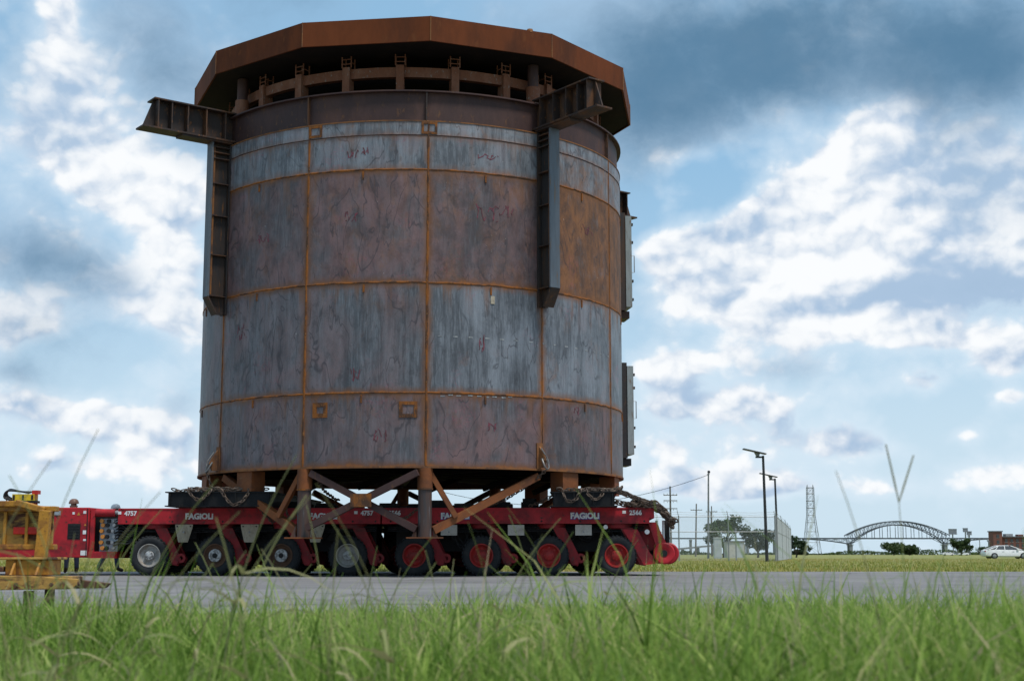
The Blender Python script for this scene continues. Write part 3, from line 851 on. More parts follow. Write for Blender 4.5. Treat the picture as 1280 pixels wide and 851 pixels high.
for th in (-57, 33, 123, 213):
    o = MB().lathe([(0.115, 9.766), (0.115, 10.685)], pol(th, 4.52, 0), n=16).build('roof_post', 'girder_rust', TANK)
    MB().lathe([(0.150, 9.766), (0.150, 10.20), (0.115, 10.20)], pol(th, 4.52, 0), n=16).build('post_sleeve', 'column_rust', o)
# roof
RR, ZR0, ZR1 = 5.17, 10.69, 11.21
ang = [3 + 30 * k for k in range(12)]
for k in range(12):
    a, c = ang[k], ang[(k + 1) % 12]
    p = [pol(a, RR, ZR0), pol(c, RR, ZR0), pol(c, RR, ZR1), pol(a, RR, ZR1)]
    q = [pol(a, RR - 0.04, ZR0), pol(c, RR - 0.04, ZR0), pol(c, RR - 0.04, ZR1), pol(a, RR - 0.04, ZR1)]
    MB().add(p + q, [(0, 1, 2, 3), (7, 6, 5, 4), (0, 4, 5, 1), (3, 2, 6, 7), (1, 5, 6, 2), (0, 3, 7, 4)]).build('roof_fascia', 'roof_rust', TANK)
    MB().tube([pol(a, RR, ZR0), pol(a, RR, ZR1)], 0.012, 6).build('fascia_weld', 'edge_rust', TANK)
mb = MB()
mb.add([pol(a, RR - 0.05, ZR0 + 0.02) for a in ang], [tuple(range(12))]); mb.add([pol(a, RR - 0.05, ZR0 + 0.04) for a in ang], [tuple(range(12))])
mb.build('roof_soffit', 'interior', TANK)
mb = MB(); mb.add([pol(a, RR - 0.03, ZR1 - 0.006) for a in ang] + [(0, 0, ZR1 + 0.12)], [(i, (i + 1) % 12, 12) for i in range(12)]); mb.build('roof_deck', 'roof_rust', TANK)
MB().lathe([(0.0, .07), (0.06, .06), (0.08, -0.02)], pol(28, 5.0, 11.20), n=10).build('roof_knob', 'edge_rust', TANK)


# lifting brackets
def bracket(th):
    az, bz = 9.845, 9.19
    rad = Vector((0, -1, 0)); rt = Vector((1, 0, 0))
    f = lambda r, x, z: (x, -r, z)
    arm = MB()
    w = 0.0125
    arm.prism([(-4.74, bz + .03), (-6.78, bz + .03), (-6.56, az - .03), (-4.74, az - .03)], -w, w, 'YZ')
    arm.box((-0.20, -6.60, az - .03), (0.20, -4.74, az))
    arm.box((-0.20, -6.83, bz - .006), (0.20, -4.74, bz + .03))
    arm.box((-0.17, -5.95, bz - .045), (0.17, -4.80, bz - .007))
    a = arm.build('bracket_arm', 'arm_rust', TANK, rotz=R(th))
    st = MB().box((-0.185, -0.0125, bz + .031), (0.185, 0.0125, az - .031)).mesh('arm_stiffener', 'arm_rust')
    for r in (4.98, 5.42, 5.84, 6.20, 6.50):
        link('arm_stiffener', st, a, loc=(0, -r, 0))
    leg = MB()
    zb, zt = 5.80, bz - .046
    leg.prism([(-4.815, zb - .36), (-5.00, zb - .36), (-5.21, zb), (-5.21, zt), (-4.815, zt)], -.014, .014, 'YZ')
    leg.slot(1)
    leg.box((-0.125, -5.245, zb), (0.125, -5.211, zt))
    leg.slot(0)
    leg.box((-0.13, -4.835, zb - .36), (0.13, -4.812, zt))
    leg.bar((0, -5.235, zb - .004), (0, -5.02, zb - .37), 0.25, 0.03, (0, -1, 0))
    l = leg.build('bracket_leg', ['web_steel', 'leg_steel_skylit'], TANK, rotz=R(th))
    sm = MB().box((-0.118, -5.209, -.011), (0.118, -4.837, .011)).mesh('leg_stiffener', 'arm_rust')
    for z in (zb + .02, zb + .90, zb + 1.75, zb + 2.45, 8.80, 8.93, 9.05):
        link('leg_stiffener', sm, l, loc=(0, 0, z))
    MB().box((0.06, -5.19, zb + .05), (0.09, -5.15, zt - .1)).build('rust_run_bar', 'edge_rust', l)
    MB().box((-0.09, -5.19, zb + .05), (-0.06, -5.15, zt - .1)).build('rust_run_bar', 'edge_rust', l)


for th in (-57, 33, 123, 213):
    bracket(th)


# hatches on the right flank
def hatch(th, z0, z1):
    fr = MB()
    fr.box((-0.42, -4.94, z0 - .08), (0.42, -4.70, z1 + .08))
    h = fr.build('hatch_frame', 'web_steel', TANK, rotz=R(th))
    MB().box((-0.44, -5.09, z0), (0.44, -4.945, z1)).build('hatch_door', 'hatch_paint', h)
    hd = MB().tube([(-0.30, -5.09, z0 + .85), (-0.30, -5.18, z0 + .85), (-0.30, -5.18, z0 + 1.25), (-0.30, -5.09, z0 + 1.25)], 0.012, 6)
    hd.build('handle', 'galvanised', h)
    for z in (z0 + .18, z0 + .62, z0 + 1.55, z1 - .2):
        MB().box((-0.43, -5.13, z - .03), (-0.34, -5.09, z + .03)).build('dog_clamp', 'web_steel', h)
    MB().box((-0.30, -5.05, z0 - .25), (0.30, -4.80, z0 - .085)).build('hatch_sill', 'web_steel', h)


hatch(94, 6.18, 8.36)
hatch(94, 2.72, 4.78)

# posts and braces hanging below the rim
RP = RT - 0.10
for th in (-27, 3, 153, 183):
    o = MB().lathe([(0.135, 0.77), (0.135, 1.70)], pol(th, RP, 0), n=14).build('hanging_post', 'post_steel', TANK)
    MB().lathe([(0.150, 1.70), (0.150, 2.107)], pol(th, RP, 0), n=14).build('post_head', 'brace_rust', o)
    MB().lathe([(0.157, 1.685), (0.157, 1.715)], pol(th, RP, 0), n=14).build('head_weld', 'weld_rust', o)
    c = pol(th, RP, 0)
    MB().box((c.x - .36, c.y - .22, 0.745), (c.x + .36, c.y + .22, 0.77)).build('base_plate', 'brace_rust', o)
    for s in (-1, 1):
        MB().prism([(c.x + s * .16, .771), (c.x + s * .26, .771), (c.x + s * .16, 1.0)], c.y - .012, c.y + .012).build('gusset', 'post_steel', o)


def brace(a, z0, c, z1, w=0.145, mat='brace_rust', r0=RP, r1=RP, name='brace'):
    return MB().bar(pol(a, r0, z0), pol(c, r1, z1), w, w).build(name, mat, TANK)


for off in (0, 180):
    brace(-56 + off, 2.02, -28.5 + off, 0.87)
    brace(32.5 + off, 2.00, 5 + off, 0.90)
    brace(-25.2 + off, 2.03, 1.0 + off, 0.92, 0.13, 'girder_rust', RP + .04, RP + .04)
    brace(1.2 + off, 2.02, -25.0 + off, 0.95, 0.13, 'girder_rust', RP + .18, RP + .18)
    brace(-28.2 + off, 2.00, -34.5 + off, 1.18, 0.10)
    brace(4.3 + off, 2.00, 10.5 + off, 1.16, 0.10)
    MB().obox(pol(-12 + off, RP + .125, 1.48), (pol(-12 + off + 90, 1, 0)), (0, 0, 1), pol(-12 + off, 1, 0), 0.42, 0.26, 0.022).build('cross_gusset', 'weld_rust', TANK)
# inner posts further back below the floor
for (x, y) in ((-1.2, -0.9), (1.6, -0.4), (-2.6, 1.2), (0.3, 1.4), (2.9, 1.5)):
    MB().bar((x, y, 1.9), (x + .9, y + .3, 2.3), .12, .12).build('inner_strut', 'interior', TANK)
# stub feet that carry the tank on the beams
for th in (43, 70, -70, -46, 110, -110, 137, -137):
    MB().box((-0.24, -4.90 + .14, 1.705), (0.24, -4.42, 2.107)).build('stub_foot', 'brace_rust', TANK, rotz=R(th))
# pad eyes with shackles
for th in (-57.5, 32):
    mb = MB()
    mb.prism([(-4.81, 2.16), (-4.95, 2.16), (-5.02, 2.30), (-4.95, 2.44), (-4.81, 2.62)], -.022, .022, 'YZ')
    mb.box((-0.07, -4.83, 2.14), (0.07, -4.805, 2.66))
    p = mb.build('pad_eye', 'edge_rust', TANK, rotz=R(th))
    MB().tube([(-.05, -4.97, 2.32), (-.06, -5.03, 2.24), (-.05, -5.06, 2.16), (0, -5.075, 2.12), (.05, -5.06, 2.16), (.06, -5.03, 2.24), (.05, -4.97, 2.32), (-.07, -4.965, 2.33)], 0.020, 7).build('shackle', 'shackle_steel', p)
    MB().tube([(-.02, -4.90, 2.55), (.01, -5.05, 2.36), (.03, -5.09, 2.24)], 0.014, 6).build('shackle_pin', 'shackle_steel', p)

# ------------------------------------------------------------------ transporters
YAW = -math.atan2(0.5, 9.787)


def ring_bolts(mb, c, r, n, rb, y0, y1):
    for k in range(n):
        t = 2 * math.pi * k / n
        mb.tube([(c[0] + r * math.cos(t), y0, c[2] + r * math.sin(t)), (c[0] + r * math.cos(t), y1, c[2] + r * math.sin(t))], rb, 6)


def tyre_mesh():
    mb = MB(); n = 36
    prof = [(0.235, 0.02), (0.26, 0.0), (0.33, -0.012), (0.375, 0.0), (0.398, 0.025), (0.404, 0.08), (0.404, 0.20), (0.398, 0.255), (0.375, 0.28), (0.33, 0.29), (0.26, 0.28), (0.235, 0.26)]
    mb.lathe(prof, (0, 0, 0.415), 'Y', n, close=True)
    for k in range(30):                        # tread lugs
        t = 2 * math.pi * (k + 0.5) / 30
        er, et = Vector((math.cos(t), 0, math.sin(t))), Vector((-math.sin(t), 0, math.cos(t)))
        for (y, s) in ((0.06, 1), (0.22, -1)):
            c = Vector((0, y, 0.415)) + er * 0.402
            ax = (Vector((0, 1, 0)) + et * (0.35 * s)).normalized()
            mb.obox(c, ax, er.cross(ax), er, 0.115, 0.045, 0.026)
    return mb.mesh('tyre', 'tyre_rubber')


TYRE = tyre_mesh()


def rim_mesh(style):
    mb = MB(); c = (0, 0, 0.415)
    if style == 'open':                        # pale dished rim, bolted hub
        mb.lathe([(0.240, 0.015), (0.246, -0.006), (0.228, -0.006), (0.215, 0.02), (0.195, 0.06), (0.15, 0.08), (0.10, 0.085), (0.0, 0.085)], c, 'Y', 28)
        ring_bolts(mb, c, 0.145, 10, 0.013, 0.055, 0.085)
        mb.slot(1); mb.lathe([(0.10, 0.085), (0.095, 0.02), (0.06, 0.0), (0.0, 0.0)], c, 'Y', 16)
        ring_bolts(mb, c, 0.078, 8, 0.012, 0.0, 0.03)
        return mb.mesh('rim', ['rim_grey', 'hub_grey'])
    if style == 'hub':                         # rusty rim with a bright bolted hub flange
        mb.lathe([(0.240, 0.015), (0.246, -0.004), (0.225, -0.004), (0.205, 0.03), (0.17, 0.055), (0.0, 0.06)], c, 'Y', 28)
        mb.slot(1); mb.lathe([(0.135, 0.058), (0.132, 0.0), (0.10, -0.005), (0.0, -0.005)], c, 'Y', 20)
        ring_bolts(mb, c, 0.112, 8, 0.014, -0.02, 0.01)
        mb.slot(2); mb.lathe([(0.055, -0.004), (0.05, -0.022), (0.0, -0.026)], c, 'Y', 12)
        return mb.mesh('rim', ['rim_brown', 'hub_grey', 'chassis_black'])
    mb.lathe([(0.240, 0.015), (0.247, -0.008), (0.222, -0.008), (0.21, 0.03), (0.16, 0.075), (0.12, 0.08), (0.0, 0.08)], c, 'Y', 28)
    for k in range(8):
        t = 2 * math.pi * k / 8
        mb.tube([(0.165 * math.cos(t), 0.06, 0.415 + 0.165 * math.sin(t)), (0.165 * math.cos(t), 0.085, 0.415 + 0.165 * math.sin(t))], 0.022, 8)
    mb.lathe([(0.11, 0.082), (0.105, 0.015), (0.075, -0.005), (0.0, -0.008)], c, 'Y', 18)
    ring_bolts(mb, c, 0.085, 8, 0.012, -0.015, 0.01)
    return mb.mesh('rim', 'rim_red')


RIMS = {s: rim_mesh(s) for s in ('open', 'hub', 'red')}


def arm_mesh():
    mb = MB()
    # pendulum arm between the twin wheels: turntable, upper link, knee, lower link
    mb.lathe([(0.0, 1.065), (0.30, 1.065), (0.30, 0.98), (0.22, 0.96), (0.0, 0.96)], (0.05, 0.37, 0), 'Z', 16)
    up = [(0.08, 0.985), (0.34, 0.985), (0.66, 0.34), (0.60, 0.20), (0.48, 0.22), (0.40, 0.40)]
    mb.prism(up, 0.10, 0.135); mb.prism(up, 0.60, 0.635)
    mb.prism([(0.16, 0.97), (0.32, 0.97), (0.60, 0.36), (0.46, 0.36)], 0.136, 0.599)
    mb.tube([(0.56, 0.06, 0.28), (0.56, 0.68, 0.28)], 0.055, 12)
    mb.bar((0.56, 0.37, 0.28), (0.0, 0.37, 0.415), 0.09, 0.14)
    mb.tube([(0, 0.03, 0.415), (0, 0.71, 0.415)], 0.05, 10)
    return mb.mesh('bogie', 'paint_red_dusty_shaded')


ARM = arm_mesh()
CYL = MB().tube([(0.10, 0.37, 0.93), (0.36, 0.37, 0.42)], 0.065, 10).mesh('lift_cylinder', 'chassis_black')


def trailer_proto(rims, plate_style, number, letter_x, blue):
    t = thing('transporter_trailer', '-', 'trailer')
    L = 2.785
    fr = MB()
    fr.box((-L, 0.0, 1.07), (L, 0.10, 1.39)); fr.box((-L, 2.33, 1.07), (L, 2.43, 1.39))
    fr.box((-L, 0.101, 1.28), (L, 2.329, 1.385))
    for x in (-L, -1.4, 0, 1.4, L - 0.08):
        fr.box((x, 0.101, 1.075), (x + .08, 2.329, 1.279))
    fr.box((-L + .02, -0.012, 1.375), (L - .02, 0.0, 1.398))
    f = fr.build('deck_frame', 'paint_red', t)
    MB().box((-L + .2, 0.80, 0.50), (L - .2, 1.63, 1.279)).build('spine_beam', 'chassis_black', t)
    # lashing holes along the rail
    for x in (-2.6, -1.62, -0.55, 0.55, 1.35, 2.2, 2.68):
        MB().tube([(x, -0.002, 1.12), (x, 0.003, 1.12)], 0.022, 8).build('lashing_hole', 'chassis_black', f)
    for i, ax in enumerate((-2.1, -0.7, 0.7, 2.1)):
        for side in (0, 1):
            b = link('bogie', ARM, t, loc=(ax, 0.0 if side == 0 else 2.43, 0))
            if side: b.scale = (1, -1, 1)
            for y in (0.02, 0.42):
                w = link('tyre', TYRE, b, loc=(0, y, 0), rotz=0)
                w.rotation_euler = (0, 0, 0)
                link('rim', RIMS[rims[i]], b, loc=(0, y, 0))
            link('lift_cylinder', CYL, b)
        # plate hanging below the rail
        x = ax + 0.72
        if i < 3:
            if plate_style == 'taper':
                p = MB().prism([(x - .19, 1.062), (x + .19, 1.062), (x + .18, 0.98), (x + .09, 0.69), (x - .11, 0.69), (x - .18, 0.98)], 0.03, 0.045).build('hanging_plate', 'plate_beige', t)
            else:
                p = MB().prism([(x - .17, 1.045), (x + .17, 1.045), (x + .17, 0.83), (x - .17, 0.83)], 0.03, 0.045).build('hanging_plate', 'plate_pale', t)
            MB().tube([(x, 0.0, 0.90), (x, 0.031, 0.90)], 0.018, 8).build('plate_knob', 'galvanised', p)
            if plate_style == 'taper':
                for s in (-.14, .14):
                    MB().tube([(x + s, 0.02, 1.02), (x + s, 0.031, 1.02)], 0.016, 8).build('plate_knob', 'chassis_black', p)
        # tow eye low between the wheels
        MB().lathe([(0.10, -0.03), (0.10, 0.03), (0.045, 0.03), (0.045, -0.03)], (x - .06, 0.12, 0.36), 'Y', 14, close=True).build('tow_eye', 'paint_red_dusty_shaded', t)
    for x in letter_x:
        if blue:
            link('lettering', text_mesh('FAGiOLi', 0.165, 'blue_paint', 0.001, 0.017), t, loc=(x + .004, -0.006, 1.172))
        link('lettering', text_mesh('FAGiOLi', 0.165, 'white_paint', 0.001, 0.0085), t, loc=(x, -0.009, 1.176))
    for x in (-2.52, 2.50):
        link('lettering', text_mesh(number, 0.13, 'white_paint', 0.001, 0.005), t, loc=(x, -0.008, 1.25))
        MB().box((x - .27, -0.006, 1.275), (x - .20, -0.0005, 1.335)).build('sticker', 'white_paint', t)
    # hoses and lines sagging in front of the spine, around the bogies
    rh = random.Random(int(number))
    for i in range(22):
        x = rh.uniform(-2.6, 2.4); y = rh.uniform(.30, .78); z = rh.uniform(.80, 1.02); w = rh.uniform(.25, .75)
        MB().tube(smooth_path([(x, y, 1.06), (x + w * .15, y - .03, z), (x + w * .5, y - .05, z - rh.uniform(.08, .3)), (x + w * .85, y, z), (x + w, y + .05, 1.06)], 4), rh.uniform(.011, .02), 6).build('hydraulic_hose', 'hose_black', t)
    for i in range(9):
        x = rh.uniform(-2.6, 2.5); w = rh.uniform(.10, .30); h = rh.uniform(.12, .25); y = rh.uniform(.45, .78)
        MB().box((x - w / 2, y, .98 - h), (x + w / 2, y + .12, .98)).build('valve_block', 'chassis_black', t)
    # hydraulic hoses along the chassis
    for k in range(3):
        z = 0.93 + 0.04 * k
        MB().tube([(-L + .1, 0.16 + .03 * k, z), (-1.4, 0.17 + .03 * k, z - .03), (0, 0.16 + .03 * k, z), (1.4, 0.17 + .03 * k, z - .03), (L - .1, 0.16 + .03 * k, z)], 0.016, 6).build('hydraulic_hose', 'hose_black', t)
    return t


NL = trailer_proto(('open', 'hub', 'hub', 'open'), 'taper', '4757', (-1.05, 1.58), False)
NL.location = (-5.53, 30.093, 0); NL.rotation_euler = (0, 0, YAW)
tag(NL, 'left front red self-propelled trailer with grey wheel hubs below the tank', 'trailer', 'coupled trailers under the tank')
NR = trailer_proto(('red', 'red', 'red', 'red'), 'square', '2566', (-1.25, 1.45), True)
NR.location = (0.063, 29.807, 0); NR.rotation_euler = (0, 0, YAW)
tag(NR, 'right front red self-propelled trailer with red wheel rims below the tank', 'trailer', 'coupled trailers under the tank')


def local(o, x, y, z):
    a = o.rotation_euler[2]
    return Vector((o.location[0] + x * math.cos(a) - y * math.sin(a), o.location[1] + x * math.sin(a) + y * math.cos(a), o.location[2] + z))


# coupling gear on the free right end
def end_gear(t):
    x0 = 2.785
    g = MB()
    for y in (0.10, 0.62, 1.75, 2.27):
        g.prism([(x0 - .02, 1.10), (x0 + .14, 1.10), (x0 + .42, 0.52), (x0 + .30, 0.30), (x0 + .12, 0.26), (x0 + .16, 0.52)], y, y + .06)
    g.box((x0 - .01, 0.16, 0.30), (x0 + .10, 2.27, 0.42)); g.box((x0, 0.0, 1.18), (x0 + .10, 2.43, 1.39))
    g.prism([(x0 - .55, 0.95), (x0 - .25, 0.95), (x0 + .12, 0.25), (x0 - .12, 0.22)], 0.05, 0.11)
    e = g.build('end_frame', 'paint_red', t)
    MB().prism([(x0 - .70, 1.06), (x0 + .20, 1.06), (x0 + .34, 0.60), (x0 + .18, 0.30), (x0 - .45, 0.30)], .45, 2.0).build('end_housing', 'chassis_black', e)
    MB().prism([(x0 - .30, 1.05), (x0 + .13, 1.05), (x0 + .33, 0.58), (x0 - .05, 0.50)], .30, .44).build('cover_plate', 'paint_red_dusty_shaded', e)
    for y in (0.02, 0.32, 1.70, 2.05):
        dx = 0.10 if y in (0.32, 2.05) else 0
        MB().lathe([(0.07, -.005), (0.07, 0.06), (0.20, 0.06), (0.225, 0.04), (0.225, -0.02), (0.20, -0.04), (0.12, -0.04), (0.07, -.005)], (x0 + .30 + dx, y + .1, 0.46), 'Y', 24).build('coupling_drum', 'paint_red', e)
        MB().tube([(x0 + .30 + dx, y + .07, 0.46), (x0 + .30 + dx, y + .15, 0.46)], 0.069, 16).build('drum_bore', 'chassis_black', e)
    for x in (x0 + .16, x0 + .30):
        MB().tube([(x, 0.30, 0.74), (x, 0.30, 1.14)], 0.026, 8).build('white_cylinder', 'white_paint', e)
    MB().tube([(x0 - .05, 0.03, 0.90), (x0 - .05, 0.045, 0.90)], 0.05, 14).build('round_sticker', 'white_paint', e)
    MB().box((x0 + .38, 0.5, 0.62), (x0 + .44, 1.9, 1.16)).build('hose_rack', 'chassis_black', e)


end_gear(NR)
MB().tube([(0.90, 0.03, 1.0), (0.90, 0.045, 1.0)], 0.045, 14).build('round_sticker', 'white_paint', NR, loc=(0.98, 0, 0))
FL = copy_tree(NL); FL.location = local(NL, -.62, 2.47, 0)
tag(FL, 'left trailer of the far row, hidden behind the grey-hubbed one', 'trailer', 'coupled trailers under the tank')
FR = copy_tree(NR); FR.location = local(NR, -.62, 2.47, 0)
tag(FR, 'right trailer of the far row, hidden behind the red-rimmed one', 'trailer', 'coupled trailers under the tank')


# ------------------------------------------------------------------ power pack with its couplings
PP = thing('power_pack', 'dark red power pack unit coupled to the left end of the trailers', 'power pack', local(NL, -2.79, 0, 0), YAW)
b = MB()
b.prism([(-4.6, 0.37), (-0.62, 0.37), (-0.62, 1.42), (-1.3, 1.42), (-1.9, 1.475), (-4.6, 1.50)], 0.02, 2.40)
body = b.build('body', 'paint_red', PP)
mod = body.modifiers.new('bevel', 'BEVEL'); mod.width = 0.02; mod.segments = 2
MB().box((-4.6, 0.008, 0.56), (-1.75, 0.02, 0.72)).build('lower_rail', 'paint_red_dusty_shaded', PP)
MB().box((-1.07, 0.012, 0.75), (-0.80, 0.021, 1.08)).build('vent_grille', 'chassis_black', PP)
for z in (0.80, 0.86, 0.92, 0.98, 1.04):
    MB().box((-1.05, 0.003, z - .012), (-0.82, 0.012, z + .012)).build('grille_slat', 'hose_black', PP)
MB().box((-1.55, 0.012, 0.66), (-1.40, 0.021, 0.76)).build('lock_plate', 'chassis_black', PP)
MB().box((-1.56, 0.012, 1.26), (-1.24, 0.0195, 1.35)).build('maker_plate', 'plug_grey', PP)
for (x, z, w, h, m) in ((-.72, 1.32, .06, .06, 'white_paint'), (-.70, 1.06, .05, .05, 'plug_orange'), (-.71, .90, .07, .08, 'white_paint'), (-.70, .74, .06, .04, 'white_paint'), (-.71, .47, .13, .10, 'white_paint'), (-.96, 1.30, .05, .05, 'white_paint'), (-.85, 1.29, .07, .07, 'plug_orange')):
    if m == 'plug_orange':
        MB().prism([(x - w / 2, z - h / 2), (x + w / 2, z - h / 2), (x, z + h / 2)], 0.015, 0.0195).build('warning_sticker', m, PP)
    else:
        MB().box((x - w / 2, 0.015, z - h / 2), (x + w / 2, 0.0195, z + h / 2)).build('sticker', m, PP)
for x in (-.66, -1.68, -2.7):
    MB().box((x - .008, 0.014, 0.40), (x + .008, 0.0192, 1.40)).build('panel_joint', 'chassis_black', PP)
# coupling section
MB().box((-0.619, 0.05, 0.36), (-0.05, 2.38, 0.50)).build('coupling_skid', 'paint_red', PP)
MB().box((-0.61, 0.30, 0.50), (-0.02, 2.2, 1.30)).build('coupling_core', 'chassis_black', PP)
MB().tube([(-0.60, 0.14, 1.31), (-0.10, 0.14, 1.31)], 0.085, 14).build('hydraulic_cylinder', 'paint_red', PP)
MB().tube([(-0.12, 0.14, 1.31), (0.05, 0.14, 1.31)], 0.045, 12).build('cylinder_rod', 'galvanised', PP)
MB().bar((-0.56, 0.08, 0.40), (-0.56, 0.08, 1.40), 0.05, 0.09, (1, 0, 0)).build('coupling_strut', 'paint_red', PP)
pl = MB().box((-0.44, 0.20, 0.50), (-0.05, 0.23, 1.19)).build('plug_panel', 'plug_grey', PP)
k = 0
for z in (0.57, 0.69, 0.81, 0.93, 1.05, 1.14):
    for x in (-.39, -.27, -.15):
        k += 1
        MB().tube([(x + (.03 if k % 2 else 0), 0.13, z), (x + (.03 if k % 2 else 0), 0.20, z)], 0.042 if k % 3 else 0.033, 12).build('hose_plug', 'plug_orange' if k % 3 == 1 else ('chassis_black' if k % 3 == 2 else 'galvanised'), pl)
for k in range(9):
    z = 0.62 + 0.065 * k
    y = 0.16 + 0.03 * (k % 3)
    MB().tube(smooth_path([(-0.12, y, z), (0.04, y - .04, z + .05), (0.22, y - .02, z - .02 * k + .05), (0.50, y + .10, 0.90 + .012 * k), (0.8, y + .12, 0.95)]), 0.018, 7).build('hydraulic_hose', 'hose_black', PP)

# remote control box and hoses lying on the power pack
rc = thing('hose_reel', 'yellow and black hose reel with red cap lying on top of the red power pack', 'hose reel', local(PP, -2.16, 0.35, 1.474), YAW)
MB().box((-.24, -.10, .10), (.24, .12, .24)).build('reel_body', 'yellow_bright', rc)
MB().box((-.30, -.12, .05), (.28, .14, .10)).build('reel_base', 'chassis_black', rc)
for x in (-.2, .0, .2):
    MB().box((x - .02, -.112, .12), (x + .02, -.10, .22)).build('reel_rib', 'chassis_black', rc)
MB().box((.18, -.08, .24), (.31, .08, .32)).build('cap', 'red_bright', rc)
MB().box((-.22, -.135, .0), (.24, .12, .05)).build('foot_plate', 'yellow_paint', rc)
for k in range(4):
    MB().tube(smooth_path([(-.20, -.12 + .05 * k, .10), (-.40, -.12 + .05 * k, .16 + .02 * k), (-.36, -.1 + .05 * k, .30 + .015 * k), (-.12, -.08 + .05 * k, .30), (.12, -.08 + .05 * k, .26 + .01 * k)]), 0.020, 7).build('hose', 'hose_black', rc)
an = thing('warning_beacon', 'thin post with a small round lamp on the left of the power pack top', 'beacon', local(PP, -2.62, 0.5, 1.478), YAW)
MB().tube([(0, 0, 0), (0, 0, .19)], 0.012, 6).build('stem', 'chassis_black', an)
MB().lathe([(0.0, .25), (.032, .24), (.034, .19), (0.0, .185)], n=10).build('lamp', 'chassis_black', an)


# ------------------------------------------------------------------ black support beams and packing on the decks
def support_beam(x0, x1, label, yaw):
    y0 = 29.02
    c = Vector(((x0 + x1) / 2, y0, 1.402))
    t = thing('support_beam', label, 'beam', c, yaw, 'black beams between tank and trailers')
    w = (x1 - x0) / 2
    b = MB()
    b.box((-w, 0.03, 0.02), (w, 0.05, 0.275)); b.box((-w, 5.6, 0.02), (w, 5.62, 0.275))
    b.box((-w, 0.051, 0.021), (-w + .02, 5.599, 0.274)); b.box((w - .02, 0.051, 0.021), (w, 5.599, 0.274))
    b.build('web', 'beam_black', t)
    MB().box((-w - .06, 0, 0.275), (w + .06, 5.65, 0.298)).build('top_flange', 'beam_black', t)
    MB().box((-w - .06, 0, -0.004), (w + .06, 5.65, 0.019)).build('bottom_flange', 'beam_black', t)
    n = 3
    for k in range(n + 1):
        x = -w + .04 + (2 * w - .08) * k / n
        MB().box((x - .012, 0.005, 0.02), (x + .012, 0.029, 0.274)).build('stiffener', 'beam_black', t)
    return t


support_beam(0.83, 2.08, 'black box beam carrying the tank foot near the chained right end', YAW)
support_beam(-7.0, -4.9, 'long black box beam carrying the tank at the left end of the trailers', YAW)
pads = [(-3.95, .45, .11), (-3.3, .3, .20), (-2.6, .42, .10), (-2.05, .3, .09), (-1.55, .5, .16), (-1.0, .45, .09), (-0.55, .36, .17), (-.15, .32, .12), (.38, .34, .20), (-4.5, .5, .14)]
order = sorted(pads)
words = ['leftmost', 'second', 'third', 'fourth', 'fifth', 'sixth', 'seventh', 'eighth', 'ninth', 'tenth']
for i, (x, w, h) in enumerate(order):
    y = 30.0 - 0.051 * (x + 3) + random.uniform(.15, .5)
    t = thing('packing_block', words[i] + ' black packing block from the left on the trailer deck between the beams', 'block', (x, y, 1.404), YAW + random.uniform(-.1, .1), 'packing blocks on the trailer deck')
    m = MB().box((-w / 2, -.16, 0), (w / 2, .16, h * .62)).build('block', 'rubber_mat', t)
    MB().box((-w / 2 + .03, -.14, h * .62 + .002), (w / 2 - .05, .15, h)).build('top_pad', 'rubber_mat', t)


# ------------------------------------------------------------------ chains
def chain_mesh(pts, r=0.013, pitch=0.075):
    """oval links along a polyline"""
    mb = MB(); pts = [Vector(p) for p in pts]
    seg = [(pts[i + 1] - pts[i]).length for i in range(len(pts) - 1)]
    tot = sum(seg); n = max(2, int(tot / pitch))
    for k in range(n):
        s = (k + .5) / n * tot; i = 0
        while i < len(seg) - 1 and s > seg[i]:
            s -= seg[i]; i += 1
        d = (pts[i + 1] - pts[i]).normalized(); p = pts[i] + d * s
        a = d.cross(Vector((0, 0, 1)))
        if a.length < .1: a = d.cross(Vector((1, 0, 0)))
        a.normalize(); c = d.cross(a)
        t = R(45 if k % 2 else -45) + random.uniform(-.3, .3)
        s1 = a * math.cos(t) + c * math.sin(t); nn = d.cross(s1)
        loop = []
        for q in range(10):
            w = 2 * math.pi * q / 10
            loop.append((p + d * (math.cos(w) * pitch * .70) + s1 * (math.sin(w) * pitch * .36), d * math.cos(w) + s1 * math.sin(w)))
        vs = []
        for (c0, nrm) in loop:
            nrm = nrm.normalized()
            for j in range(4):
                u = 2 * math.pi * j / 4
                vs.append(c0 + nrm * (r * math.cos(u)) + nn * (r * math.sin(u)))
        fs = [(q * 4 + j, ((q + 1) % 10) * 4 + j, ((q + 1) % 10) * 4 + (j + 1) % 4, q * 4 + (j + 1) % 4) for q in range(10) for j in range(4)]
        mb.add(vs, fs, True)
    return mb.mesh('lashing_chain', 'chain_steel')


def chain(pts, label, r=0.013, pitch=0.075):
    o = link('lashing_chain', chain_mesh(pts, r, pitch))
    return tag(o, label, 'chain', 'lashing chains on the trailers')


def wander(p0, p1, n, j, sag=0.0):
    p0, p1 = Vector(p0), Vector(p1)
    return [p0.lerp(p1, i / n) + Vector((random.uniform(-j, j), random.uniform(-j, j), random.uniform(-j, j) - sag * 4 * (i / n) * (1 - i / n))) for i in range(n + 1)]


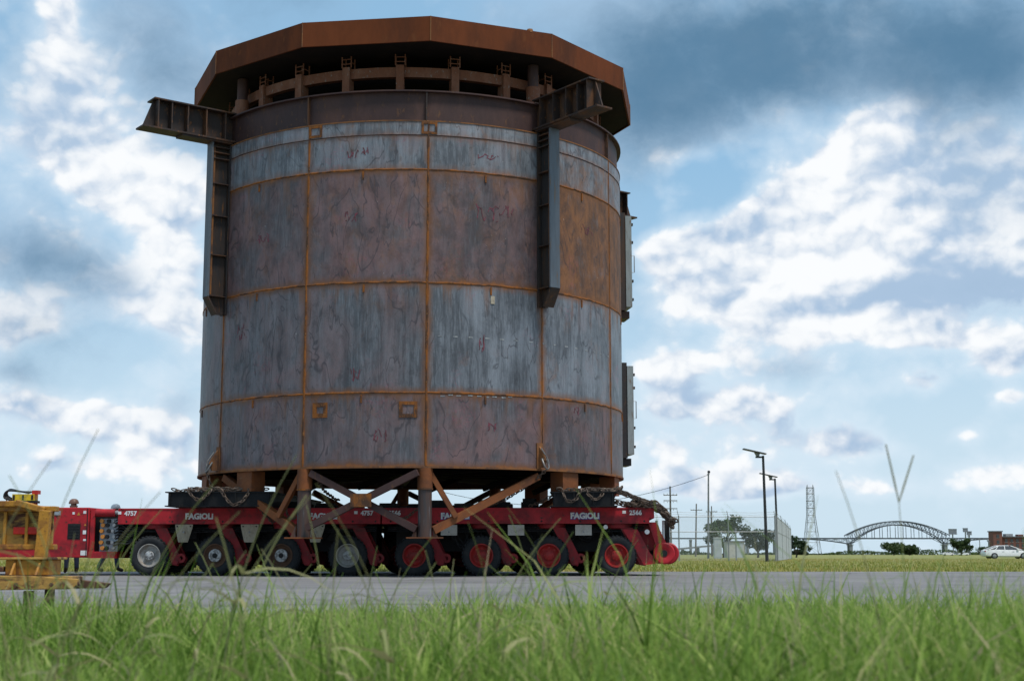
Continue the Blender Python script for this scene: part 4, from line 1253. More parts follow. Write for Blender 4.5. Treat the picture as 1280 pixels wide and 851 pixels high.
pe_r = TANK.matrix_basis @ pol(32, 5.06, 2.12)
pe_l = TANK.matrix_basis @ pol(-57.5, 5.06, 2.12)
chain(wander(pe_r, (-0.55, 29.9, 1.43), 8, .01, .10), 'lashing chain running from the right pad eye down to the deck left of it')
chain(wander((0.95, 29.3, 1.73), (0.35, 29.75, 1.43), 6, .01, .05), 'short slack chain hanging from the corner of the right black beam')
chain(wander(pe_l, (-5.9, 29.7, 1.40), 8, .01, .12), 'lashing chain from the left pad eye down to the left trailer')
chain(wander((-5.35, 29.0, 1.73), (-5.0, 29.95, 1.10), 8, .02, .06) + wander((-5.0, 29.95, 1.10), (-4.8, 29.98, 1.42), 4, .02, .0), 'chain dangling over the red rail right of the left black beam')
chain(wander((-4.75, 29.92, 1.42), (-4.45, 29.95, 1.42), 6, .02, .26), 'loop of chain hanging over the red rail beside the rusty hanging post')
chain(wander((-3.6, 29.9, 1.55), (-3.95, 28.4, 2.05), 6, .02, .12), 'chain slung from the tank rim down behind the left hanging post')
chain(wander((-1.95, 29.8, 1.42), (-2.75, 29.85, 1.43), 8, .03, .25), 'chain hanging in a bow at the joint between the two front trailers')
for i, (x0, x1, zz) in enumerate(((-6.6, -6.1, .2), (-5.9, -5.3, .3), (1.0, 1.4, .25), (1.5, 1.9, .2))):
    chain(wander((x0, 29.0, 1.74), (x1, 29.0, 1.74), 8, .015, zz), ['chain bow hanging over the left end of the left black beam', 'chain bow hanging over the right half of the left black beam', 'chain bow hanging over the left half of the right black beam', 'chain bow hanging over the right half of the right black beam'][i], .015, .08)
# the long chain laid over the right end
p = []
for q in range(3):
    y = 29.25 + q * .30
    p += wander((0.95 + .1 * q, y, 1.74), (2.22, y + .1, 1.76), 8, .03, -.02)
    p += wander((2.22, y + .1, 1.73), (2.95, y + .2, 1.46), 6, .03)
    p += wander((2.95, y + .2, 1.46), (2.40, y + .35, 1.47), 4, .04)
chain(p, 'long rusty chain laid back and forth over the right black beam', 0.019, 0.10)
p = []
for q in range(4):
    y = 29.62 + .12 * q
    p += wander((2.45, y, 1.46), (3.05, y, 1.42), 6, .05, -.05) + wander((3.05, y, 1.44), (3.33, y + .05, 1.12 - .02 * q), 4, .04) + wander((3.33, y, 1.10), (2.95, y, 1.44), 4, .05)
chain(p, 'heap of rusty chain hanging off the right end of the trailers', 0.020, 0.10)
chain(wander((-6.9, 29.1, 1.73), (-5.2, 29.15, 1.73), 14, .03, -.02) + wander((-5.2, 29.15, 1.73), (-6.6, 29.3, 1.75), 10, .03) + wander((-6.6, 29.3, 1.75), (-5.0, 29.2, 1.75), 10, .03), 'rusty chain lying on top of the left black beam', 0.017, 0.09)


# ------------------------------------------------------------------ people behind the power pack
def person(name, loc, rotz, height, top, hat, label, stride=0.0, stoop=0.0):
    t = thing(name, label, 'person', loc, rotz)
    s = height / 1.75
    J = {'pel': (0, 0, .95), 'ch': (0, -.02 - stoop * .5, 1.22), 'nk': (0, -.03 - stoop, 1.46), 'hd': (0, -.06 - stoop * 1.25, 1.60), 'tp': (0, -.05 - stoop * 1.3, 1.70),
         'lh': (-.10, 0, .90), 'lk': (-.11, -.04 - stride * .3, .50), 'la': (-.12, .03 - stride * .6, .10), 'lt': (-.13, -.13 - stride * .6, .045),
         'rh': (.10, 0, .90), 'rk': (.11, -.03 + stride * .2, .50), 'ra': (.12, .03 + stride * .6, .10), 'rt': (.13, -.13 + stride * .6, .045),
         'ls': (-.18, -.02 - stoop * .9, 1.40), 'le': (-.25, .02 - stoop * .6, 1.13), 'lw': (-.22, -.14 - stoop * .6, .92), 'lf': (-.21, -.20 - stoop * .6, .85),
         'rs': (.18, -.02 - stoop * .9, 1.40), 're': (.25, .02 - stoop * .6, 1.13), 'rw': (.22, -.14 - stoop * .6, .92), 'rf': (.21, -.20 - stoop * .6, .85)}
    RAD = {'pel': (.16, .11), 'ch': (.17, .12), 'nk': (.065, .065), 'hd': (.085, .10), 'tp': (.06, .07), 'lh': (.09, .10), 'rh': (.09, .10), 'lk': (.07, .07), 'rk': (.07, .07),
           'la': (.055, .055), 'ra': (.055, .055), 'lt': (.05, .04), 'rt': (.05, .04), 'ls': (.075, .075), 'rs': (.075, .075), 'le': (.052, .052), 're': (.052, .052), 'lw': (.04, .035), 'rw': (.04, .035), 'lf': (.03, .022), 'rf': (.03, .022)}
    E = [('pel', 'ch'), ('ch', 'nk'), ('nk', 'hd'), ('hd', 'tp'), ('pel', 'lh'), ('lh', 'lk'), ('lk', 'la'), ('la', 'lt'), ('pel', 'rh'), ('rh', 'rk'), ('rk', 'ra'), ('ra', 'rt'),
         ('nk', 'ls'), ('ls', 'le'), ('le', 'lw'), ('lw', 'lf'), ('nk', 'rs'), ('rs', 're'), ('re', 'rw'), ('rw', 'rf')]
    ks = list(J)
    me = bpy.data.meshes.new('body_tmp'); me.from_pydata([Vector(J[k]) * s for k in ks], [(ks.index(a), ks.index(c)) for a, c in E], [])
    o = bpy.data.objects.new('body_tmp', me); C.objects.link(o)
    o.modifiers.new('skin', 'SKIN'); sd = o.modifiers.new('sub', 'SUBSURF'); sd.levels = 2; sd.render_levels = 2
    for i, k in enumerate(ks):
        me.skin_vertices[0].data[i].radius = (RAD[k][0] * s, RAD[k][1] * s)
        me.skin_vertices[0].data[i].use_root = (k == 'pel')
    dg = bpy.context.evaluated_depsgraph_get(); dg.update()
    bm_ = bpy.data.meshes.new_from_object(o.evaluated_get(dg)); bpy.data.objects.remove(o)
    bm_.materials.clear()
    for m in ('jeans', top, 'skin', 'boot'):
        bm_.materials.append(MATS[m])
    for pgn in bm_.polygons:
        c = pgn.center / s
        pgn.use_smooth = True
        pgn.material_index = 3 if c.z < .13 else (0 if c.z < .97 and abs(c.x) < .19 else (2 if c.z > 1.47 or (c.z < .95 and abs(c.x) > .17) else 1))
    link('body', bm_, t)
    hc = Vector(J['tp']) * s + Vector((0, -.005, -.03))
    h = MB(); h.lathe([(0.0, .105), (.05, .10), (.095, .07), (.115, .02), (.12, -.01), (.112, -.01), (.0, -.005)], hc, n=18)
    h.prism([(hc.x - .10, hc.y - .09), (hc.x + .10, hc.y - .09), (hc.x + .075, hc.y - .165), (hc.x - .075, hc.y - .165)], hc.z - .016, hc.z - .004, 'XY')
    h.build('hard_hat', hat, t)
    fc = Vector(J['hd']) * s
    MB().lathe([(0, -.03), (.016, -.01), (.012, .025), (0, .035)], (fc.x, fc.y - .10, fc.z - .01), n=8).build('nose', 'skin', t)
    for sx in (-1, 1):
        MB().lathe([(0, -.01), (.012, 0), (0, .01)], (fc.x + sx * .034, fc.y - .088, fc.z + .03), 'Y', 8).build('eye', 'chassis_black', t)
        MB().lathe([(0, -.008), (.028, 0), (0, .008)], (fc.x + sx * .086, fc.y + .01, fc.z), 'X', 10).build('ear', 'skin', t)
    MB().box((fc.x - .028, fc.y - .098, fc.z - .058), (fc.x + .028, fc.y - .088, fc.z - .048)).build('mouth', 'rim_brown', t)
    # hands: four fingers and a thumb
    for sx, kf in ((-1, 'lf'), (1, 'rf')):
        q = Vector(J[kf]) * s
        hm = MB()
        for j, ln in enumerate((.065, .075, .07, .055)):
            x = q.x + (j - 1.5) * .018
            hm.tube([(x, q.y, q.z), (x, q.y - ln * .45, q.z - ln * .45), (x, q.y - ln * .45, q.z - ln)], [.0085, .008, .006], 6)
        hm.tube([(q.x - sx * .03, q.y + .04, q.z + .04), (q.x - sx * .055, q.y + .01, q.z + .0), (q.x - sx * .05, q.y - .015, q.z - .03)], [.010, .009, .007], 6)
        hm.build('fingers', 'skin', t)
    return t


person('person', (-10.22, 33.4, 0), R(205), 1.70, 'dark_cloth', 'helmet_brown', 'person in brown hard hat and blue jeans standing behind the red power pack')
person('person', (-9.86, 35.2, 0), R(120), 1.64, 'dark_cloth', 'helmet_grey', 'person in pale grey hard hat stepping along behind the power pack', .38, .05)

# ------------------------------------------------------------------ yellow steel frame at the left edge of the verge
YS = thing('yellow_steel_frame', 'weathered yellow steel frame standing by the grass at the left edge', 'steel frame', (-4.1, 11.8, 0), R(2))
def ysub(mb, name, mat, par=YS, bev=0.006):
    o = mb.build(name, mat, par)
    m = o.modifiers.new('bevel', 'BEVEL'); m.width = bev; m.segments = 2
    return o
ysub(MB().box((-1.5, .18, .52), (.27, .21, .80)), 'back_plate', 'yellow_pale')
for z in (.50, .815):
    ysub(MB().box((-1.5, .12, z - .022), (.30, .24, z + .022)), 'plate_rail', 'yellow_paint')
for x in (-.12, .06):
    ysub(MB().box((x - .012, .145, .523), (x + .012, .179, .79)), 'plate_rib', 'yellow_paint', YS, .002)
ysub(MB().box((-.05, .150, .605), (.255, .178, .665)), 'red_bar', 'red_bright')
ysub(MB().box((-1.5, .10, .832), (.02, .30, .88)), 'top_rail', 'yellow_paint')
ysub(MB().bar((-.02, .12, .865), (.22, .12, .80), .10, .05), 'lever', 'yellow_paint')
ysub(MB().bar((.215, .06, .405), (.240, .06, .80), .09, .085, (0, 1, 0)), 'upright', 'yellow_paint')
ysub(MB().box((-.02, -.10, .272), (.33, .26, .395)), 'pedestal', 'yellow_paint')
ysub(MB().box((-.06, -.13, .396), (.37, .30, .416)), 'pedestal_cap', 'yellow_pale')
for x in (.06, .26):
    ysub(MB().prism([(-.101, .275), (-.22, .275), (-.101, .39)], x - .009, x + .009, 'YZ'), 'gusset', 'yellow_paint', YS, .002)
ysub(MB().box((-1.5, -.12, .30), (-.03, .28, .34)), 'shelf', 'yellow_pale')
ysub(MB().prism([(-1.5, .135), (.56, .165), (.60, .20), (.60, .245), (.20, .27), (-1.5, .27)], -.24, -.12), 'front_beam', 'yellow_pale')
ysub(MB().prism([(-1.5, .135), (.70, .16), (.74, .20), (.20, .266), (-1.5, .266)], .24, .34), 'rear_beam', 'rim_brown')
ysub(MB().box((-1.5, -.119, .225), (.52, .239, .262)), 'deck_plate', 'yellow_pale')
for (x, y) in ((.20, -.17), (-.16, -.17), (.24, .28), (-1.1, -.17), (-1.1, .28)):
    ysub(MB().box((x - .035, y - .035, 0.0), (x + .035, y + .035, .150)), 'leg', 'timber')
for x in (-.30, -.12, .12, .40):
    MB().tube([(x, -.262, .20), (x, -.239, .20)], .016, 8).build('bolt', 'rim_brown', YS)

# ------------------------------------------------------------------ background: poles, fence, sheds
def utility_pole(x, y, h, arms, label, lean=0.0, r=0.16):
    t = thing('utility_pole', label, 'pole', (x, y, -.02), 0, 'wooden utility poles')
    MB().tube([(0, 0, 0), (lean, 0, h)], [r, r * .65], 8).build('pole', 'pole_wood', t)
    for (z, w) in arms:
        a = MB().box((-w / 2 + lean * z / h, -.22, z - .07), (w / 2 + lean * z / h, -.12, z + .07)).build('crossarm', 'pole_wood', t)
        for s in (-1, -.45, .45, 1):
            MB().lathe([(0, .0), (.07, .03), (.05, .10), (.07, .14), (0, .30)], (s * w * .47 + lean * z / h, -.17, z + .07 if z > h - 2 else z - .35), n=6).build('insulator', 'cabinet_grey', a)
    return t


utility_pole(26.56, 240, 11.75, [(10.27, 2.3), (9.35, 2.3), (8.03, 2.3)], 'wooden utility pole with three crossarms beside the trailer end', 0, .2)
utility_pole(38.3, 300, 10.95, [(9.6, 2.4)], 'single-crossarm wooden pole leaning slightly between fence posts', .35, .19)
utility_pole(44.6, 320, 11.1, [(9.86, 2.5)], 'single-crossarm pole just behind the tall camera pole', 0, .17)
utility_pole(47.2, 340, 10.4, [(9.3, 1.2)], 'short-armed thin pole rising above the round tree', 0, .15)

cp = thing('camera_pole', 'tall grey pole with a small camera on top in front of the round tree', 'pole', (21.95, 160, -.02))
MB().tube([(-.12, 0, 0), (.08, 0, 9.3)], [.13, .085], 10).build('shaft', 'pole_grey', cp)
MB().box((-.02, -.2, 9.3), (.18, .2, 9.42)).build('bracket', 'pole_grey', cp)
MB().lathe([(0, -.16), (.14, -.10), (.17, .02), (.12, .14), (0, .18)], (.13, 0, 9.58), n=12).build('camera', 'pole_dark', cp)
cab = thing('utility_cabinet', 'pale grey cabinet at the foot of the camera pole', 'cabinet', (22.75, 159, -.02))
MB().box((-.42, -.3, 0), (.42, .3, 2.2)).build('case', 'cabinet_grey', cab); MB().box((-.36, -.32, .15), (.36, -.301, 2.05)).build('door', 'slat_grey', cab); MB().box((-.47, -.36, 2.2), (.47, .34, 2.32)).build('lid', 'cabinet_grey', cab)
w = [Vector((22.03, 160, 9.25)).lerp(Vector((-14, 170, 9.6)), i / 24) - Vector((0, 0, 4 * 3.4 * (i / 24) * (1 - i / 24))) for i in range(25)]
tag(MB().tube(w, 0.028, 5).build('overhead_cable', 'chassis_black'), 'thin cable sagging from the camera pole away behind the tank', 'cable')


def solar_light(x, y, h, label):
    t = thing('solar_street_light', label, 'street light', (x, y, -.02), 0, 'dark solar street lights')
    MB().tube([(.0, 0, 0), (-.08, 0, h)], [.105, .075], 10).build('pole', 'pole_dark', t)
    MB().box((-.55, -.06, h - .14), (-.02, .06, h - .04)).build('arm', 'pole_dark', t)
    MB().bar((-1.32, 0, h + .42), (.10, 0, h + .10), .55, .06).build('solar_panel', 'pole_dark', t)
    MB().prism([(-.62, h + .2), (-.28, h + .14), (-.34, h - .05), (-.50, h - .02)], -.12, .12).build('lamp_head', 'pole_grey', t)
    MB().lathe([(0.0, .02), (.22, .02), (.22, 0), (0, 0)], n=10).build('base_flange', 'pole_dark', t)


solar_light(15.77, 89, 6.55, 'nearer dark solar street light in front of the fence corner')
solar_light(21.45, 116, 6.55, 'farther solar street light behind the grey fence corner')


def fence(pts, h, label, slats, post_h=None):
    f = thing('chain_link_fence', label, 'fence', (pts[0][0], pts[0][1], -.02), 0, 'fence around the yard')
    o = Vector((pts[0][0], pts[0][1], 0))
    for i in range(len(pts)):
        p = Vector((pts[i][0], pts[i][1], 0)) - o
        MB().tube([p, p + Vector((0, 0, h + .08))], .045 if i not in (0, len(pts) - 1) else .06, 8).build('post', 'galvanised', f)
        MB().bar(p + Vector((0, 0, h)), p + Vector((-.12, -.30, h + .38)), .03, .03).build('barb_arm', 'galvanised', f)
    for i in range(len(pts) - 1):
        a, c = Vector((pts[i][0], pts[i][1], 0)) - o, Vector((pts[i + 1][0], pts[i + 1][1], 0)) - o
        for z in (h, h * .66):
            MB().tube([a + Vector((0, 0, z)), c + Vector((0, 0, z))], .028, 6).build('rail', 'galvanised', f)
        L = (c - a).length
        if slats:
            n = max(4, int(L / .35)); d = (c - a).normalized(); sd = Vector((-d.y, d.x, 0))
            sm = MB().obox((0, 0, h * .5), d, sd, (0, 0, 1), .33, .02, h - .1).mesh('slat', 'slat_grey')
            for k in range(n):
                q = a.lerp(c, (k + .5) / n)
                link('slat', sm, f, loc=(q.x, q.y, random.uniform(-.01, .01)))
        else:
            m = MB(); m.add([a + Vector((0, 0, .05)), c + Vector((0, 0, .05)), c + Vector((0, 0, h)), a + Vector((0, 0, h))], [(0, 1, 2, 3)])
            ob = m.build('wire_mesh', 'chain_link', f)
            ul = ob.data.uv_layers.new(name='UVMap'); g = .075
            for lp in ob.data.loops:
                co = ob.data.vertices[lp.vertex_index].co
                ul.data[lp.index].uv = ((co - a).to_2d().length / g, co.z / g)
        for z in (.16, .30):
            MB().tube([a + Vector((-.06, -.15, h + z)), a.lerp(c, .5) + Vector((-.06, -.15, h + z - .05)), c + Vector((-.06, -.15, h + z))], .010, 4).build('barbed_wire', 'galvanised', f)
    return f


fence([(1.5, 96), (4.8, 96), (8.0, 96), (11.16, 96), (14.47, 96), (17.62, 96)], 2.95, 'chain link fence with top and middle rails right of the trailer end', False)
fence([(17.75, 96.15), (20.3, 108), (22.9, 120), (25.4, 132), (27.95, 144)], 2.95, 'pale slatted fence running away from the corner beside the dark street light', True)
gp = thing('gate_post', 'short grey post just inside the fence in front of the pale shed', 'post', (15.2, 97.5, -.02))
MB().tube([(0, 0, 0), (0, 0, 2.15)], .05, 8).build('shaft', 'galvanised', gp); MB().lathe([(.065, 2.15), (.05, 2.2), (0, 2.22)], n=8).build('cap', 'galvanised', gp)

sh = thing('shed', 'pale beige shed half hidden behind the round tree', 'shed', (29.9, 192, -.02))
MB().box((-1.15, 0, 0), (1.15, 3, 2.1)).build('wall', 'shed_wall', sh)
MB().box((-1.25, -.12, 2.1), (1.25, 3.1, 2.24)).build('roof', 'roof_grey', sh)
MB().box((.1, -.02, 0.02), (.95, -.001, 1.9)).build('door', 'cabinet_grey', sh)


# ------------------------------------------------------------------ trees
def tree(name, label, cat, loc, w, h, mat, trunk_h, n=1800, leaf=0.16, seed=1, group=None):
    rd = random.Random(seed); nr = np.random.default_rng(seed)
    t = thing(name, label, cat, loc, 0, group)
    tb = MB()
    th = trunk_h
    tb.tube([(0, 0, 0), (.05, .02, th * .5), (.0, 0, th)], [h * .045, h * .035, h * .03], 8)
    tips = []
    for k in range(9):
        a = k * 2.4 + rd.uniform(-.4, .4); rr = w * .5 * rd.uniform(.35, .85); zz = th + (h - th) * rd.uniform(.25, .85)
        e = Vector((rr * math.cos(a), rr * math.sin(a), zz)); m = e * .45 + Vector((0, 0, th * .5))
        tb.tube([(0, 0, th * .9), m, e], [h * .022, h * .014, h * .005], 6); tips.append(e)
    tb.build('trunk', 'bark', t)
    # crown: leaf faces in clumps spread over an uneven volume
    cl = [(e + Vector((rd.gauss(0, .1) * w, rd.gauss(0, .1) * w, rd.gauss(0, .05) * h)), w * rd.uniform(.10, .20)) for e in tips for _ in range(3)]
    for _ in range(8):
        a = rd.uniform(0, 6.28); q = w * .5 * math.sqrt(rd.random()) * .9
        cl.append((Vector((q * math.cos(a), q * math.sin(a), th + (h - th) * (0.35 + 0.5 * (1 - (2 * q / w) ** 2)))), w * rd.uniform(.10, .17)))
    idx = nr.integers(0, len(cl), n)
    cc = np.array([tuple(c[0]) for c in cl])[idx]; rr = np.array([c[1] for c in cl])[idx]
    d = nr.normal(size=(n, 3)); d /= np.linalg.norm(d, axis=1)[:, None]
    P = cc + d * (rr * nr.random(n) ** .45)[:, None] * np.array([1, 1, .75])
    P[:, 2] = np.clip(P[:, 2], th * .7, h * 1.02)
    u = nr.normal(size=(n, 3)); u /= np.linalg.norm(u, axis=1)[:, None]
    v = np.cross(u, nr.normal(size=(n, 3))); v /= np.linalg.norm(v, axis=1)[:, None]
    s = leaf * nr.uniform(.6, 1.4, n)[:, None]
    V = np.stack([P - u * s, P + v * s * .55, P + u * s, P - v * s * .55], 1).reshape(-1, 3)
    me = bpy.data.meshes.new('crown'); me.from_pydata(V.tolist(), [], np.arange(4 * n).reshape(-1, 4).tolist())
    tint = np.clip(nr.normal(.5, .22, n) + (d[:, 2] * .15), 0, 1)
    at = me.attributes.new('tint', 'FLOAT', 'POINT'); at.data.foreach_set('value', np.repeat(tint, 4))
    me.materials.append(MATS[mat]); link('crown', me, t)
    return t


tree('oak_tree', 'round dark green tree inside the fence behind the camera pole', 'tree', (29.5, 200, -.02), 6.0, 5.9, 'leaves_oak', 1.5, 4200, .17, 3)
tree('oak_tree', 'low spreading dark tree behind the foot of the solar street light', 'tree', (34.2, 200, -.02), 4.6, 4.0, 'leaves_dark', .8, 3200, .17, 5)
tree('oak_tree', 'dark tree just past the far end of the slatted fence', 'tree', (41.5, 210, -.02), 3.0, 3.2, 'leaves_dark', .6, 1500, .18, 8)
for (x, y, w, h, lb, m, s) in ((159.3, 600, 10.5, 5.2, 'wide tree under the left half of the arch bridge', 'leaves_oak', 21), (168.4, 610, 6.8, 4.4, 'round tree under the middle of the arch bridge', 'leaves_oak', 22), (177.0, 640, 8.0, 3.6, 'low bushy tree under the right half of the arch bridge', 'leaves_dark', 23),
                         (187.5, 600, 8.0, 7.0, 'taller tree below the pale billboard', 'leaves_oak', 24), (214.0, 640, 11, 3.6, 'low tree left of the white sedan', 'leaves_dark', 25), (140.0, 700, 7, 2.6, 'small bush at the foot of the bridge pier', 'leaves_dark', 26)):
    tree('distant_tree', lb, 'tree', (x, y, -.02), w, h, m, h * .08, 4200, .36, s, 'trees far off below the bridge')
# thin far hedge line along the horizon
hn = 26000
hx = rng.uniform(-900, 1500, hn); hy = 1300 + rng.uniform(-15, 15, hn)
hh = 2.2 + 1.5 * np.sin(hx * .021) + 1.2 * np.sin(hx * .083 + 1)
P = np.stack([hx, hy, rng.random(hn) * np.clip(hh, .8, 6)], 1)
u = rng.normal(size=(hn, 3)); u /= np.linalg.norm(u, axis=1)[:, None]
v = np.cross(u, rng.normal(size=(hn, 3))); v /= np.linalg.norm(v, axis=1)[:, None]
s = rng.uniform(.7, 1.5, hn)[:, None]
V = np.stack([P - u * s, P + v * s * .6, P + u * s, P - v * s * .6], 1).reshape(-1, 3)
me = bpy.data.meshes.new('far_hedge'); me.from_pydata(V.tolist(), [], np.arange(4 * hn).reshape(-1, 4).tolist())
at = me.attributes.new('tint', 'FLOAT', 'POINT'); at.data.foreach_set('value', np.repeat(np.clip(rng.normal(.5, .2, hn), 0, 1), 4))
me.materials.append(MATS['leaves_oak'])
tag(link('far_scrub', me), 'thin dark line of far scrub along the horizon', 'scrub', kind='stuff')

# ------------------------------------------------------------------ lattice tower
LT = thing('lattice_tower', 'tall steel lattice tower left of the arch bridge', 'tower', (166.9, 800, -.02))
def tower_w(z):
    return 4.5 - (4.5 - 2.0) * min(1, z / 22.0) if z < 22 else 2.0 - 0.25 * (z - 22) / 15.5
lev = [0, 7, 13, 18, 22, 26, 30, 34, 37.3]
legs = MB()
for sx in (-1, 1):
    for sy in (-1, 1):
        MB().tube([(sx * tower_w(z), sy * tower_w(z), z) for z in lev], .15, 5).build('leg', 'pole_grey', LT)
for i in range(len(lev) - 1):
    z0, z1 = lev[i], lev[i + 1]; a, c = tower_w(z0), tower_w(z1)
    m = MB()
    for k in range(4):
        p = [(-1, -1), (1, -1), (1, 1), (-1, 1)]; q0, q1 = p[k], p[(k + 1) % 4]
        m.tube([(q0[0] * a, q0[1] * a, z0), (q1[0] * c, q1[1] * c, z1)], .07, 4); m.tube([(q1[0] * a, q1[1] * a, z0), (q0[0] * c, q0[1] * c, z1)], .07, 4)
        m.tube([(q0[0] * c, q0[1] * c, z1), (q1[0] * c, q1[1] * c, z1)], .10 if i < 4 else .17, 4)
    m.build('lattice', 'pole_grey', LT)
for sx in (-1, 1):
    MB().tube([(sx * 1.75, 0, 37.3), (sx * 1.5, 0, 39.0)], [.35, .15], 6).build('horn', 'pole_grey', LT)

# ------------------------------------------------------------------ arch bridge
AB = thing('arch_bridge', 'long steel through-arch bridge on the far horizon', 'bridge', (643.4, 2400, -.02))
DK = 26.8
def up_z(x): return 55.0 - 23.5 * (x / 86.0) ** 2
def lo_z(x): return 49.0 - 31.5 * (abs(x) / 79.0) ** 2.1
MB().box((-420, -8, DK - 1.2), (420, 8, DK + .9)).build('deck', 'bridge_steel', AB)
xs = [-86 + 172 * i / 24 for i in range(25)]
for y in (-8.6, 8.6):
    MB().tube([(x, y, up_z(x)) for x in xs], .85, 5).build('upper_chord', 'bridge_steel', AB)
    MB().tube([(x * 79 / 86, y, lo_z(x * 79 / 86)) for x in xs], .85, 5).build('lower_chord', 'bridge_steel', AB)
    m = MB(); hg = MB()
    for i in range(25):
        x = xs[i]; xl = x * 79 / 86
        m.tube([(x, y, up_z(x)), (xl, y, lo_z(xl))], .42, 4)
        if i < 24:
            x2 = xs[i + 1]
            if i < 12: m.tube([(xl, y, lo_z(xl)), (x2, y, up_z(x2))], .42, 4)
            else: m.tube([(x, y, up_z(x)), (x2 * 79 / 86, y, lo_z(x2 * 79 / 86))], .42, 4)
        if lo_z(xl) > DK + 3 and i % 2 == 0:
            MB().tube([(xl, y, lo_z(xl)), (xl, y, DK)], .50, 4).build('hanger', 'bridge_steel', AB)
    m.build('arch_lacing', 'bridge_steel', AB)
    # anchor spans: bottom chord falling to the pier and rising again
    for sgn in (-1, 1):
        m = MB(); nseg = 10; prev = None
        for i in range(nseg + 1):
            x = sgn * (79 + 78 * i / nseg); z = DK - 1.5 - 8.0 * (1 - i / nseg) ** 1.8
            if prev: m.tube([prev, (x, y, z)], .55, 4); m.tube([prev, (x, y, DK - 1)] if i % 2 else [(prev[0], y, DK - 1), (x, y, z)], .32, 4)
            m.tube([(x, y, z), (x, y, DK - 1)], .32, 4); prev = (x, y, z)
        m.tube([(sgn * 60, y, lo_z(60)), (sgn * 60, y, DK)], .35, 4); m.tube([(sgn * 79, y, lo_z(79)), (sgn * 60, y, DK)], .4, 4)
        m.build('anchor_truss', 'bridge_steel', AB)
m = MB()
for i in range(3, 22, 2):
    m.tube([(xs[i], -8.6, up_z(xs[i])), (xs[i], 8.6, up_z(xs[i]))], .4, 4)
m.build('top_struts', 'bridge_steel', AB)
for x in (-157, -79, 79, 157, -205, 205, -250, 250, -300, 300, -345, 345, -390, 390):
    top = 17.0 if abs(x) == 79 else (DK - 2.0 if abs(x) != 157 else DK - 3)
    pm = MB()
    for y in (-6.5, 6.5):
        pm.box((x - (2.6 if abs(x) < 160 else 1.3), y - 1.6, 0), (x + (2.6 if abs(x) < 160 else 1.3), y + 1.6, top - 1.5))
    pm.box((x - (4.2 if abs(x) < 160 else 1.8), -9, top - 1.49), (x + (4.2 if abs(x) < 160 else 1.8), 9, top)); 
    if abs(x) < 160:
        for dx in (-3.1, 3.1):
            pm.box((x + dx - 1.0, -2.5, 0.2), (x + dx + 1.0, 2.5, top - 1.6))
    pm.build('pier', 'bridge_concrete', AB)

VD = thing('viaduct', 'low blue-grey highway viaduct seen through the chain link fence', 'viaduct', (170, 1500, -.02))
MB().prism([(-260, 0.2), (-10, 3.6), (36, 8.2), (75, 9.6), (75, 11.4), (36, 10.0), (-10, 5.6), (-260, 1.6)], -7, 7).build('deck', 'bridge_concrete', VD)
for x in (-40, -14, 8, 24, 40, 56, 72):
    MB().box((x - 1.1, -5, 0), (x + 1.1, 5, max(.6, np.interp(x, [-260, -10, 36, 75], [.2, 3.6, 8.2, 9.6])))).build('pier', 'bridge_concrete', VD)


def billboard(x, y, z0, z1, w, label):
    t = thing('billboard', label, 'billboard', (x, y, -.02), 0, 'billboards on tall posts')
    MB().tube([(0, 0, 0), (0, 0, z0 + .2)], .38, 6).build('post', 'pole_grey', t)
    f = MB().box((-w / 2, -.5, z0), (w / 2, .1, z1)).build('panel', 'sign_face', t)
    MB().box((-w / 2 - .15, -.6, z1), (w / 2 + .15, .2, z1 + .25)).build('top_trim', 'pole_grey', f)
    MB().box((-w / 2, -1.2, z0 - .35), (w / 2, .1, z0 - .05)).build('catwalk', 'pole_grey', f)


billboard(276.3, 900, 13.1, 16.0, 5.0, 'wide pale billboard left of two small dark ones')
billboard(284.3, 900, 14.6, 16.5, 3.0, 'middle dark billboard, highest of the three')
billboard(288.2, 905, 12.8, 14.6, 3.0, 'rightmost small dark billboard beside the brick buildings')
for i, (x, h) in enumerate(((291, 10.5), (299, 13.0), (306, 11.0), (312, 9.5))):
    t = thing('mast', ['short grey mast beside the right billboard', 'tall grey mast left of the brick buildings', 'middle grey mast left of the brick buildings', 'mast nearest the brick buildings'][i], 'mast', (x, 940, -.02), 0, 'thin masts by the factory')
    MB().tube([(0, 0, 0), (0, 0, h)], [.35, .22], 6).build('shaft', 'pole_grey', t); MB().box((-.9, -.2, h - .9), (.9, .2, h - .5)).build('crosspiece', 'pole_grey', t)

BB = thing('brick_factory', 'red brick industrial building at the right edge behind the white sedan', 'building', (360, 1000, -.02))
MB().box((-18, 0, 0), (30, 24, 12.2)).build('wall', 'brick_red', BB)
MB().box((-19, -1, 12.2), (31, 25, 12.9)).build('roof', 'roof_grey', BB)
tw = MB().box((-25.5, -2, 0), (-19.2, 8, 15.9)).build('tower', 'brick_red', BB); MB().box((-26, -2.5, 15.9), (-18.8, 8.5, 16.6)).build('tower_roof', 'roof_grey', tw)
tw = MB().box((2, -3, 0), (10.5, 8, 17.2)).build('tower', 'concrete_pale', BB); MB().box((1.6, -3.5, 17.2), (11, 8.5, 17.8)).build('tower_roof', 'roof_grey', tw)
MB().box((-15, 3, 12.9), (-10, 9, 14.6)).build('roof_house', 'concrete_pale', BB); MB().box((-7, 2, 12.9), (-3, 7, 14.2)).build('roof_house', 'brick_red', BB)
wm = MB().box((-.9, -.25, -1.1), (.9, .3, 1.1)).mesh('window', 'glass_dark'); fm2 = MB().box((-1.1, -.2, -1.35), (1.1, .2, -1.1)).mesh('sill', 'concrete_pale')
